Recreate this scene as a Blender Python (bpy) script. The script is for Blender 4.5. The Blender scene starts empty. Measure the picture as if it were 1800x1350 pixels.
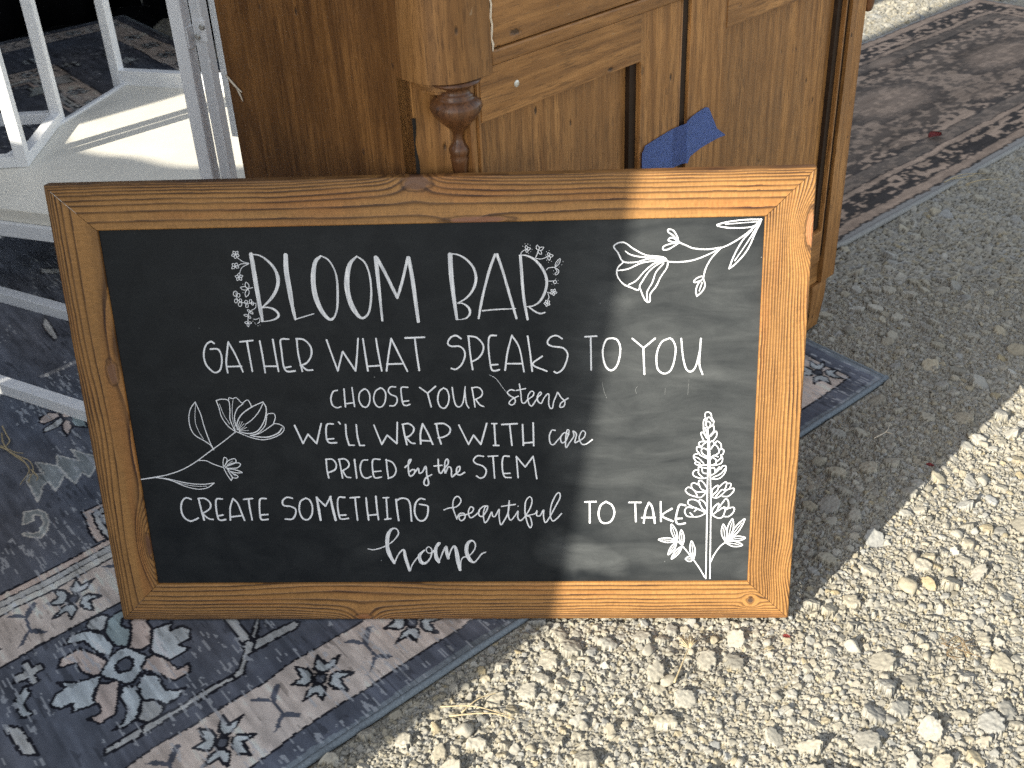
import bpy, bmesh, math, random
import numpy as np
from mathutils import Vector, Matrix

random.seed(7)
RNG = np.random.default_rng(11)
scene = bpy.context.scene
COL = scene.collection
R = math.radians

# ------------------------------------------------------------------ camera
cam_data = bpy.data.cameras.new("camera")
cam = bpy.data.objects.new("camera", cam_data)
COL.objects.link(cam)
CAM_R = ((0.9983561733819737, 0.03938271971329538, -0.04164075477325674),
         (-0.013864769928209654, -0.5390035015411543, -0.8421894047547813),
         (-0.05561222190256653, 0.8413823308783938, -0.5375714408901395))
CAM_POS = Vector((0.6332996457683797, -1.1518287260429863, 1.1164666525507783))
_r, _d, _f = Vector(CAM_R[0]), Vector(CAM_R[1]), Vector(CAM_R[2])
cam.matrix_world = Matrix(((_r.x, -_d.x, -_f.x, CAM_POS.x),
                           (_r.y, -_d.y, -_f.y, CAM_POS.y),
                           (_r.z, -_d.z, -_f.z, CAM_POS.z), (0, 0, 0, 1)))
FPX = 2028.71
cam_data.sensor_width = 36.0
cam_data.sensor_fit = 'HORIZONTAL'
cam_data.lens = FPX / 1800 * 36
cam_data.clip_start, cam_data.clip_end = 0.05, 500
cam_data.dof.use_dof = True
cam_data.dof.focus_distance = 1.62
cam_data.dof.aperture_fstop = 13.0
scene.camera = cam

def to_px(P):
    q = (np.asarray(P) - np.array(CAM_POS)) @ np.array(CAM_R).T
    return 900 + FPX * q[..., 0] / q[..., 2], 675 + FPX * q[..., 1] / q[..., 2], q[..., 2]

# ------------------------------------------------------------------ light
SUN_AZ, SUN_EL = R(226), R(24)          # where the sun stands
world = bpy.data.worlds.new("World")
scene.world = world
world.use_nodes = True
wn = world.node_tree
wn.nodes.clear()
sky = wn.nodes.new('ShaderNodeTexSky')
sky.sky_type = 'NISHITA'
sky.sun_disc = False
sky.sun_elevation = SUN_EL
sky.sun_rotation = math.pi / 2 - SUN_AZ
bg = wn.nodes.new('ShaderNodeBackground')
bg.inputs['Strength'].default_value = 0.138
wo = wn.nodes.new('ShaderNodeOutputWorld')
hs = wn.nodes.new('ShaderNodeHueSaturation'); hs.inputs['Saturation'].default_value = 0.40   # sky colour muted, so shaded surfaces take less blue
wn.links.new(sky.outputs[0], hs.inputs['Color']); wn.links.new(hs.outputs[0], bg.inputs[0])
wn.links.new(bg.outputs[0], wo.inputs[0])

sun_data = bpy.data.lights.new("sun", 'SUN')
sun_data.energy = 5.0
sun_data.angle = R(0.53)
sun_data.color = (1.0, 0.93, 0.80)
sun = bpy.data.objects.new("sun", sun_data)
COL.objects.link(sun)
sun.rotation_euler = Vector((-math.cos(SUN_EL) * math.cos(SUN_AZ), -math.cos(SUN_EL) * math.sin(SUN_AZ),
                             -math.sin(SUN_EL))).to_track_quat('-Z', 'Y').to_euler()

scene.view_settings.view_transform = 'Standard'
scene.view_settings.look = 'None'
scene.view_settings.exposure = 1.05
scene.view_settings.gamma = 1.0
scene.cycles.use_denoising = False          # keep the grain of gravel and wood
scene.cycles.use_adaptive_sampling = False
scene.cycles.sample_clamp_indirect = 1.5
scene.cycles.caustics_reflective = scene.cycles.caustics_refractive = False
scene.cycles.blur_glossy = 1.0
scene.cycles.use_light_tree = False

# ------------------------------------------------------------------ helpers
def tag(o, label=None, cat=None, group=None, kind=None):
    if label: o['label'] = label
    if cat: o['category'] = cat
    if group: o['group'] = group
    if kind: o['kind'] = kind
    return o

def link(name, me, mat=None, parent=None):
    o = bpy.data.objects.new(name, me)
    COL.objects.link(o)
    if mat is not None: me.materials.append(mat)
    if parent is not None: o.parent = parent
    return o

def empty(name, loc=(0, 0, 0), rot=(0, 0, 0)):
    o = bpy.data.objects.new(name, None)
    o.empty_display_size = 0.05
    COL.objects.link(o)
    o.location, o.rotation_euler = loc, rot
    return o

def np_mesh(name, verts, faces, smooth=False, color=None):
    """verts (n,3); faces = array (m,k) with equal k"""
    me = bpy.data.meshes.new(name)
    verts = np.ascontiguousarray(verts, np.float32)
    faces = np.ascontiguousarray(faces, np.int32)
    m, k = faces.shape
    me.vertices.add(len(verts)); me.vertices.foreach_set('co', verts.ravel())
    me.loops.add(m * k); me.loops.foreach_set('vertex_index', faces.ravel())
    me.polygons.add(m)
    me.polygons.foreach_set('loop_start', np.arange(0, m * k, k, dtype=np.int32))
    me.polygons.foreach_set('loop_total', np.full(m, k, np.int32))
    me.polygons.foreach_set('use_smooth', np.full(m, smooth, bool))
    me.update(calc_edges=True)
    if color is not None:
        at = me.color_attributes.new('Col', 'FLOAT_COLOR', 'POINT')
        c = np.ones((len(verts), 4), np.float32); c[:, :color.shape[1]] = color
        at.data.foreach_set('color', c.ravel())
    return me

def grid_faces(n, m):
    i = np.arange(n - 1)[:, None] * m + np.arange(m - 1)[None]
    return np.stack([i, i + m, i + m + 1, i + 1], -1).reshape(-1, 4)

def bm_mesh(name, bm, smooth=False):
    me = bpy.data.meshes.new(name)
    bm.normal_update()
    bm.to_mesh(me); bm.free()
    if smooth:
        for p in me.polygons: p.use_smooth = True
    return me

def add_box(bm, c, s, rz=0.0, bevel=0.0, rot=None):
    M = Matrix.Translation(c) @ (rot if rot is not None else Matrix.Rotation(rz, 4, 'Z')) @ Matrix.Diagonal((*s, 1))
    r = bmesh.ops.create_cube(bm, size=1, matrix=M)
    if bevel:
        es = list({e for v in r['verts'] for e in v.link_edges})
        bmesh.ops.bevel(bm, geom=es, offset=bevel, segments=2, affect='EDGES', profile=0.6)

def add_bar(bm, a, b, w, h=None, roll=0.0, bevel=0.0015):
    a, b = Vector(a), Vector(b)
    d = b - a
    q = d.to_track_quat('Z', 'Y').to_matrix().to_4x4()
    add_box(bm, (a + b) / 2, (w, h or w, d.length), bevel=bevel, rot=q @ Matrix.Rotation(roll, 4, 'Z'))

def add_prism(bm, pts, z0, z1, bevel=0.0):
    lo = [bm.verts.new((x, y, z0)) for x, y in pts]
    hi = [bm.verts.new((x, y, z1)) for x, y in pts]
    n = len(pts)
    fs = [bm.faces.new(lo[::-1]), bm.faces.new(hi)]
    for i in range(n): fs.append(bm.faces.new((lo[i], lo[(i + 1) % n], hi[(i + 1) % n], hi[i])))
    bmesh.ops.recalc_face_normals(bm, faces=fs)
    if bevel:
        bmesh.ops.bevel(bm, geom=list({e for f in fs for e in f.edges}), offset=bevel, segments=2, affect='EDGES')

def add_lathe(bm, prof, c=(0, 0, 0), n=40):
    rings = []
    for r, z in prof:
        rings.append([bm.verts.new((c[0] + r * math.cos(2 * math.pi * k / n), c[1] + r * math.sin(2 * math.pi * k / n), c[2] + z)) for k in range(n)])
    fs = []
    for a, b in zip(rings, rings[1:]):
        for k in range(n): fs.append(bm.faces.new((a[k], a[(k + 1) % n], b[(k + 1) % n], b[k])))
    fs.append(bm.faces.new(rings[0][::-1])); fs.append(bm.faces.new(rings[-1]))
    bmesh.ops.recalc_face_normals(bm, faces=fs)

def catmull(P, n=6, closed=False):
    P = np.asarray(P, float)
    if len(P) < 3:
        return np.array([P[0] + (P[-1] - P[0]) * t for t in np.linspace(0, 1, 4)])
    Q = np.vstack([2 * P[0] - P[1], P, 2 * P[-1] - P[-2]])
    out = []
    for i in range(1, len(Q) - 2):
        p0, p1, p2, p3 = Q[i - 1:i + 3]
        for t in np.linspace(0, 1, n, endpoint=False):
            out.append(.5 * (2 * p1 + (p2 - p0) * t + (2 * p0 - 5 * p1 + 4 * p2 - p3) * t * t + (3 * p1 - p0 - 3 * p2 + p3) * t ** 3))
    out.append(P[-1])
    return np.array(out)

def add_tube(bm, pts, rad, n=8):
    pts = [Vector(p) for p in pts]
    rad = rad if hasattr(rad, '__len__') else [rad] * len(pts)
    rings = []
    for i, p in enumerate(pts):
        d = (pts[min(i + 1, len(pts) - 1)] - pts[max(i - 1, 0)]).normalized()
        u = d.orthogonal().normalized() if i == 0 else (u0 - d * u0.dot(d)).normalized()
        u0 = u; w = d.cross(u)
        rings.append([bm.verts.new(p + (u * math.cos(2 * math.pi * k / n) + w * math.sin(2 * math.pi * k / n)) * rad[i]) for k in range(n)])
    for a, b in zip(rings, rings[1:]):
        for k in range(n): bm.faces.new((a[k], a[(k + 1) % n], b[(k + 1) % n], b[k]))
    bm.faces.new(rings[0][::-1]); bm.faces.new(rings[-1])

def vnoise(x, y, seed=0):
    """smooth value noise, -1..1"""
    g = np.random.default_rng(seed).random((257, 257)).astype(np.float32) * 2 - 1
    xi, yi = np.floor(x).astype(int), np.floor(y).astype(int)
    fx, fy = x - xi, y - yi
    fx, fy = fx * fx * (3 - 2 * fx), fy * fy * (3 - 2 * fy)
    a, b = xi % 256, yi % 256
    return ((g[a, b] * (1 - fx) + g[a + 1, b] * fx) * (1 - fy) + (g[a, b + 1] * (1 - fx) + g[a + 1, b + 1] * fx) * fy)

def fbm(x, y, seed=0, o=4):
    s, t, n = 0, 1.0, 0
    for k in range(o):
        s = s + t * vnoise(x * 2 ** k + 13.7 * k, y * 2 ** k + 7.3 * k, seed + k); n += t; t *= .5
    return s / n

def srgb(r, g, b):
    c = np.array([r, g, b]) / 255
    return np.where(c <= .04045, c / 12.92, ((c + .055) / 1.055) ** 2.4)

def sstep(a, b, x):
    t = np.clip((x - a) / (b - a), 0, 1); return t * t * (3 - 2 * t)

# ------------------------------------------------------------------ materials
class NT:
    def __init__(self, name):
        self.m = bpy.data.materials.new(name); self.m.use_nodes = True
        self.t = self.m.node_tree; self.t.nodes.clear()
        self.out = self.n('ShaderNodeOutputMaterial'); self.b = self.n('ShaderNodeBsdfPrincipled')
        self.l(self.b.outputs[0], self.out.inputs[0])
    def n(self, ty, **k):
        nd = self.t.nodes.new(ty)
        for a, v in k.items(): setattr(nd, a, v)
        return nd
    def l(self, a, b): self.t.links.new(a, b)
    def set(self, nd, **k):
        for a, v in k.items():
            i = nd.inputs[a.replace('_', ' ')]
            if hasattr(v, 'links') and not isinstance(v, (int, float, tuple)): self.l(v, i)
            else: i.default_value = v
        return nd
    def coord(self, scale=(1, 1, 1), out='Object'):
        tc = self.n('ShaderNodeTexCoord'); mp = self.n('ShaderNodeMapping')
        mp.inputs['Scale'].default_value = scale
        self.l(tc.outputs[out], mp.inputs[0]); return mp.outputs[0]
    def noise(self, vec, scale, detail=4, rough=.55, dist=0.0):
        nd = self.n('ShaderNodeTexNoise'); self.l(vec, nd.inputs['Vector'])
        nd.inputs['Scale'].default_value = scale; nd.inputs['Detail'].default_value = detail
        nd.inputs['Roughness'].default_value = rough; nd.inputs['Distortion'].default_value = dist
        return nd.outputs[0]
    def ramp(self, fac, stops, interp='LINEAR'):
        nd = self.n('ShaderNodeValToRGB'); cr = nd.color_ramp; cr.interpolation = interp
        while len(cr.elements) < len(stops): cr.elements.new(.5)
        for e, (p, c) in zip(cr.elements, stops):
            e.position = p; e.color = (*c, 1) if hasattr(c, '__len__') else (c, c, c, 1)
        self.l(fac, nd.inputs[0]); return nd.outputs[0]
    def mix(self, fac, a, b, mode='MIX'):
        nd = self.n('ShaderNodeMix', data_type='RGBA', blend_type=mode)
        for i, v in ((0, fac), (6, a), (7, b)):
            if isinstance(v, (int, float)): nd.inputs[i].default_value = v
            elif isinstance(v, (tuple, list)): nd.inputs[i].default_value = (*v, 1) if len(v) == 3 else v
            else: self.l(v, nd.inputs[i])
        return nd.outputs[2]
    def math(self, op, a, b=0.0, clamp=False):
        nd = self.n('ShaderNodeMath', operation=op, use_clamp=clamp)
        for i, v in enumerate((a, b)):
            if isinstance(v, (int, float)): nd.inputs[i].default_value = v
            else: self.l(v, nd.inputs[i])
        return nd.outputs[0]
    def base(self, c, rough=.6, spec=.4):
        if isinstance(c, tuple): self.b.inputs['Base Color'].default_value = (*c, 1)
        else: self.l(c, self.b.inputs['Base Color'])
        if isinstance(rough, (int, float)): self.b.inputs['Roughness'].default_value = rough
        else: self.l(rough, self.b.inputs['Roughness'])
        self.b.inputs['Specular IOR Level'].default_value = spec
    def bump(self, h, strength=.3, dist=.001):
        nd = self.n('ShaderNodeBump'); nd.inputs['Strength'].default_value = strength; nd.inputs['Distance'].default_value = dist
        self.l(h, nd.inputs['Height']); self.l(nd.outputs[0], self.b.inputs['Normal'])

def wood_mat(name, axis, light, mid, dark, rough=.45, spec=.4):
    N = NT(name)
    k = [1, 1, 1]; k[axis] = .045
    fine = N.coord(tuple(k)); k2 = [1, 1, 1]; k2[axis] = .16; broad = N.coord(tuple(k2)); k3 = [1, 1, 1]; k3[axis] = .09; pore = N.coord(tuple(k3))
    g1 = N.noise(fine, 130, 5, .6, .4); g2 = N.noise(broad, 9, 3, .5, 1.2); g3 = N.noise(pore, 420, 2, .5)
    blot = N.noise(N.coord(), 5.5, 4, .6, .6)
    wave = N.n('ShaderNodeTexWave', wave_type='BANDS', bands_direction='X' if axis != 0 else 'Z')
    N.l(broad, wave.inputs[0]); N.set(wave, Scale=14.0, Distortion=9.0, Detail=3.0, Detail_Scale=1.1)
    c = N.mix(N.ramp(g1, [(.34, 0.0), (.64, 1.0)]), tuple(x * .82 for x in mid), tuple(x * 1.06 for x in light))
    c = N.mix(N.math('MULTIPLY', N.ramp(wave.outputs[1], [(.0, .9), (.45, 0.0)]), .46), c, dark)
    c = N.mix(N.math('MULTIPLY', N.ramp(g2, [(.35, 1.0), (.6, 0.0)]), .45), c, dark)
    c = N.mix(N.math('MULTIPLY', N.ramp(g3, [(.36, 1.0), (.46, 0.0)]), .5), c, tuple(x * .45 for x in dark))
    c = N.mix(N.math('MULTIPLY', N.ramp(blot, [(.38, 1.0), (.62, 0.0)]), .5), c, tuple(x * .8 for x in mid))
    nick = N.n('ShaderNodeTexVoronoi'); kk = [1, 1, 1]; kk[axis] = .45
    N.l(N.coord(tuple(kk)), nick.inputs[0]); N.set(nick, Scale=44.0, Randomness=1.0)
    sel = N.math('GREATER_THAN', N.noise(N.coord(), 14, 1), .53)
    spot = N.math('MULTIPLY', N.ramp(nick.outputs[0], [(.06, 1.0), (.13, 0.0)]), sel)
    c = N.mix(N.math('MULTIPLY', spot, .85), c, (.014, .008, .005))
    gouge = N.n('ShaderNodeTexVoronoi'); kg = [1, 1, 1]; kg[axis] = .38
    N.l(N.coord(tuple(kg)), gouge.inputs[0]); N.set(gouge, Scale=19.0, Randomness=1.0)
    dent = N.math('ADD', gouge.outputs[0], N.math('MULTIPLY', N.math('SUBTRACT', N.noise(N.coord(), 120, 2), .5), .16))
    deep = N.math('MULTIPLY', N.ramp(dent, [(.035, 1.0), (.085, 0.0)]), N.math('GREATER_THAN', N.noise(N.coord(), 8, 1), .50))
    c = N.mix(N.math('MULTIPLY', deep, .8), c, (.016, .009, .005))
    worn = N.noise(N.coord(tuple(1.0 if i != axis else .35 for i in range(3))), 16, 4, .65, .5)
    c = N.mix(N.math('MULTIPLY', N.ramp(worn, [(.56, 0.0), (.74, 1.0)]), .30), c, tuple(min(1, x * 1.45) for x in light))
    scr = N.noise(N.coord(tuple(4.0 if i != axis else .8 for i in range(3))), 60, 2, .5, .8)
    c = N.mix(N.math('MULTIPLY', N.ramp(scr, [(.73, 0.0), (.78, 1.0)]), .35), c, (.42, .32, .2))
    N.base(c, N.ramp(g2, [(.3, rough - .1), (.7, rough + .12)]), spec)
    h = N.math('SUBTRACT', g1, N.math('MULTIPLY', N.math('ADD', spot, deep), 2.5))
    N.bump(h, .35, .0012)
    return N.m

def attr_mat(name, rough=.8, spec=.2, fine=None, fine_amt=.25, bump=.3, bdist=.0008, sheen=0):
    N = NT(name)
    at = N.n('ShaderNodeVertexColor', layer_name='Col')
    c = at.outputs[0]
    if fine is not None:
        f = N.noise(N.coord(fine), 1.0, 3, .6)
        c = N.mix(1.0, c, N.ramp(f, [(.25, 1 - fine_amt), (.75, 1 + fine_amt)]), 'MULTIPLY')
        N.bump(f, bump, bdist)
    N.base(c, rough, spec)
    return N.m

def plain_mat(name, col, rough=.5, spec=.4, nscale=40, var=.12, bump=.1, metal=0.0, stretch=(1, 1, 1)):
    N = NT(name)
    f = N.noise(N.coord(stretch), nscale, 4, .6)
    c = N.mix(N.ramp(f, [(.3, 0.0), (.7, 1.0)]), tuple(x * (1 - var) for x in col), tuple(min(1, x * (1 + var)) for x in col))
    N.base(c, N.ramp(f, [(.3, max(.05, rough - .08)), (.7, rough + .08)]), spec)
    N.b.inputs['Metallic'].default_value = metal
    N.bump(f, bump, .0006)
    return N.m

OAK_V = wood_mat('old_oak_upright', 2, (.48, .240, .078), (.325, .146, .040), (.098, .040, .013))
OAK_H = wood_mat('old_oak_lengthwise', 0, (.49, .245, .080), (.335, .152, .043), (.102, .042, .013))
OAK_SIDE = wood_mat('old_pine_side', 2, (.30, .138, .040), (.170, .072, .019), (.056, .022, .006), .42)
OAK_COL = wood_mat('old_oak_column', 2, (.40, .20, .066), (.27, .125, .036), (.095, .040, .013))
OAK_DARK = wood_mat('turned_walnut', 2, (.22, .095, .036), (.135, .056, .022), (.045, .021, .011), .36, .45)
WHITE = plain_mat('white_powder_coat', (.84, .855, .865), .42, .45, 60, .035, .05)
CREAM = plain_mat('cream_laminate', (.78, .75, .66), .5, .35, 7, .04, .03)
TAPE = plain_mat('blue_masking_tape', (.175, .265, .60), .62, .3, 160, .10, .3)
STEEL = plain_mat('zinc_steel', (.62, .62, .58), .38, .5, 90, .1, .1, .7)
TAPE2 = plain_mat('doubled_masking_tape', (.13, .195, .47), .62, .3, 160, .10, .3)
BLACK = plain_mat('added_tent_cloth', (.006, .006, .007), .9, .1, 30, .3, .3)
CANVAS = plain_mat('grey_canvas', (.22, .21, .19), .85, .2, 200, .1, .3)
STRAW = plain_mat('dry_straw', (.44, .36, .22), .7, .2, 200, .25, .2)
PALE = plain_mat('pale_splinter', (.62, .54, .42), .7, .2, 200, .15, .2)
GAP_SHADE = plain_mat('dark_gap_shade', (.028, .016, .009), .6, .25, 60, .3, .2)  # near-black colour painted in for shade in door gaps and panel reveals
MOSS = plain_mat('dry_brown_moss', (.20, .145, .085), .9, .1, 200, .3, .2)
RED = plain_mat('red_petal', (.27, .055, .05), .5, .3, 200, .3, .2)

# ------------------------------------------------------------------ ground and gravel
C44, S44 = math.cos(R(44.43)), math.sin(R(44.43))
RUG_C = np.array((1.18055, 0.60858))
EU, EV = np.array((-C44, -S44)), np.array((-S44, C44))
def rug_pq(xy):
    d = xy - RUG_C; return d @ EU, d @ EV + .006
RUN_O = np.array((1.204, 1.137)); RA = R(44.6)
RE1, RE2 = np.array((math.cos(RA), math.sin(RA))), np.array((-math.sin(RA), math.cos(RA)))
def run_ab(xy):
    d = xy - RUN_O; return d @ RE1, d @ RE2
def under_rug(xy, m=0.0):
    p, q = rug_pq(xy); a, b = run_ab(xy)
    return ((p + .07 * q > m) & (q > m + .012 * np.clip(p / .9, 0, 1))) | ((b > m) & (b < .80 - m) & (a > -1 + m) & (a < 2.0 - m))

def axis_lines(lo, hi, step, far):
    core = np.arange(lo, hi, step)
    out = [hi + (far - hi) * (k / 14) ** 3 for k in range(1, 15)]
    neg = [lo + (-far - lo) * (k / 14) ** 3 for k in range(1, 15)]
    return np.concatenate([neg[::-1], core, [hi], out])
gx, gy = axis_lines(-.2, 2.6, .012, 200), axis_lines(-.7, 3.6, .012, 200)
GX, GY = np.meshgrid(gx, gy, indexing='ij')
near = np.exp(-np.maximum(0, np.hypot(GX - 1, GY - 1) - 2.5))
GZ = -.0125 - .006 * ((GX > -.8) & (GX < 3.8) & (GY > -2.2) & (GY < 4.1)) + near * (.0045 * fbm(GX * 9, GY * 9, 3) + .0035 * fbm(GX * 45, GY * 45, 8))
GZ = np.where(under_rug(np.stack([GX, GY], -1), .02), -.018, GZ)
me = np_mesh('ground', np.stack([GX, GY, GZ], -1).reshape(-1, 3), grid_faces(len(gx), len(gy)), True)

def stone_mat(name, sc):
    N = NT(name)
    at = N.n('ShaderNodeVertexColor', layer_name='Col')
    f = N.noise(N.coord(), 160, 5, .65); g = N.noise(N.coord(), 700, 3, .6)
    c = N.mix(1.0, at.outputs[0], N.ramp(f, [(.28, .82), (.72, 1.14)]), 'MULTIPLY')
    c = N.mix(1.0, c, N.ramp(g, [(.3, .88), (.7, 1.1)]), 'MULTIPLY')
    N.base(c, .92, .15); N.bump(N.math('ADD', f, N.math('MULTIPLY', g, .5)), .4, .0012)
    return N.m
N = NT('gravel_dust')
v1 = N.n('ShaderNodeTexVoronoi'); N.l(N.coord(), v1.inputs[0]); N.set(v1, Scale=210.0)
v2 = N.n('ShaderNodeTexVoronoi'); N.l(N.coord(), v2.inputs[0]); N.set(v2, Scale=95.0)
f = N.noise(N.coord(), 18, 5, .6); g = N.noise(N.coord(), 420, 3, .7)
c = N.mix(N.ramp(f, [(.3, 0.0), (.7, 1.0)]), (.36, .335, .28), (.46, .43, .365))
c = N.mix(1.0, c, N.ramp(g, [(.25, .7), (.75, 1.25)]), 'MULTIPLY')
c = N.mix(N.math('MULTIPLY', N.ramp(v1.outputs[0], [(.3, 0.0), (.62, 1.0)]), .55), c, (.10, .095, .08))
N.base(c, .95, .1)
h = N.math('ADD', N.math('MULTIPLY', v1.outputs[0], -1.0), N.math('MULTIPLY', v2.outputs[0], -1.3))
N.bump(N.math('ADD', h, N.math('MULTIPLY', g, .4)), .9, .005)
tag(link('ground', me, N.m), kind='structure')

def ico(n):
    bm = bmesh.new(); bmesh.ops.create_icosphere(bm, subdivisions=n, radius=1)
    V = np.array([v.co[:] for v in bm.verts]); F = np.array([[v.index for v in f.verts] for f in bm.faces]); bm.free()
    return V, F
def stone_shapes(sub, count, k, rough, seed):
    V, F = ico(sub); rg = np.random.default_rng(seed); out = []
    for _ in range(count):
        n = rg.normal(size=(k, 3)); n /= np.linalg.norm(n, axis=1)[:, None]
        d = rg.uniform(.62, 1.0, k)
        r = d[None] / np.maximum(V @ n.T, .12)
        p = 38.0
        rad = (np.sum(r ** -p, axis=1)) ** (-1 / p)
        rad = np.minimum(rad, 1.35)
        if rough:
            o = rg.uniform(0, 50, 3)
            rad = rad * (1 + rough * fbm(V[:, 0] * 3 + o[0] + V[:, 2] * 2, V[:, 1] * 3 + o[1] - V[:, 2] * 2.3, 5, 3))
        P = V * rad[:, None] * np.array([rg.uniform(.85, 1.2), rg.uniform(.65, .95), rg.uniform(.45, .75)])
        P /= np.abs(P).max()
        out.append(P)
    return out, F

def rand_rot(n, rg, tilt):
    a = rg.uniform(0, 2 * np.pi, n); b = rg.normal(0, tilt, n); c = rg.normal(0, tilt, n)
    ca, sa, cb, sb, cc, sc = np.cos(a), np.sin(a), np.cos(b), np.sin(b), np.cos(c), np.sin(c)
    Z = np.zeros(n); O = np.ones(n)
    A = np.stack([np.stack([ca, -sa, Z], -1), np.stack([sa, ca, Z], -1), np.stack([Z, Z, O], -1)], 1)
    B = np.stack([np.stack([O, Z, Z], -1), np.stack([Z, cb, -sb], -1), np.stack([Z, sb, cb], -1)], 1)
    Cc = np.stack([np.stack([cc, Z, sc], -1), np.stack([Z, O, Z], -1), np.stack([-sc, Z, cc], -1)], 1)
    return A @ B @ Cc

M_ = 520
def scatter(n, lo, hi, power, box, rg):
    xy = rg.uniform((box[0], box[1]), (box[2], box[3]), (n, 2))
    s = lo + (hi - lo) * rg.random(n) ** power
    px, py, dp = to_px(np.column_stack([xy, np.zeros(n)]))
    keep = ~under_rug(xy, -.002)
    if box[1] - box[0] < 3: keep &= (px > -600) & (px < 3600) & (py > -300) & (py < 3200) & (dp > .1)
    return xy[keep], s[keep]

def dart(xy, s, cell, placed, tol):
    keep = np.zeros(len(xy), bool)
    for i in np.argsort(-s):
        x, y = xy[i]; r = s[i]; cx, cy = int(x / cell), int(y / cell); ok = True
        for a in range(cx - 1, cx + 2):
            for b in range(cy - 1, cy + 2):
                for (u, w, q) in placed.get((a, b), ()):
                    if (u - x) ** 2 + (w - y) ** 2 < (tol * (q + r)) ** 2: ok = False; break
                if not ok: break
            if not ok: break
        if ok:
            keep[i] = True; placed.setdefault((cx, cy), []).append((x, y, r))
    return keep

rg = np.random.default_rng(5)
V_all, F_all, C_all, off = [], [], [], 0
NEAR = (.22, 1.72, -.62, .98, .00115, 1.0); FAR = (1.0, 2.75, .968, 3.45, .0032, .6); AROUND = (-.9, 3.9, -2.3, 4.2, .0075, .0)
def stone_tone(m):
    tone = rg.normal(1, .085, m)[:, None]; warm = rg.normal(0, .02, m)
    base = np.array([.345, .325, .270]) * tone + np.column_stack([warm * .5, warm * .1, -warm * .6])
    odd = rg.random(m); base[odd > .97] *= np.array([1.0, .92, .76]); base[odd < .04] *= .80
    return np.clip(base, .1, .62)
def hf_raster(xs, ys, pts, rs, M1, M2, ID, id0):
    st = xs[1] - xs[0]
    an = rg.uniform(0, np.pi, len(pts)); as_ = rg.uniform(.52, 1.0, len(pts)); kp = rg.uniform(.25, 1.0, len(pts))
    for k in range(len(pts)):
        x, y = pts[k]; r = rs[k]; w = 2.3 * r
        i0, i1 = np.searchsorted(xs, (x - w, x + w)); j0, j1 = np.searchsorted(ys, (y - w, y + w))
        if i1 <= i0 or j1 <= j0: continue
        dx = xs[i0:i1, None] - x; dy = ys[None, j0:j1] - y; c_, s_ = math.cos(an[k]), math.sin(an[k])
        u = np.abs(dx * c_ + dy * s_) / r; v_ = np.abs(dy * c_ - dx * s_) / (r * as_[k])
        d = (1 - kp[k]) * np.hypot(u, v_) + kp[k] * np.maximum(np.maximum(u, v_), .72 * (u + v_))
        m1, m2 = M1[i0:i1, j0:j1], M2[i0:i1, j0:j1]; idw = ID[i0:i1, j0:j1]
        nw = d < m1
        m2[...] = np.where(nw, m1, np.minimum(m2, d)); m1[nw] = d[nw]; idw[nw] = id0 + k
big = {}
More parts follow.
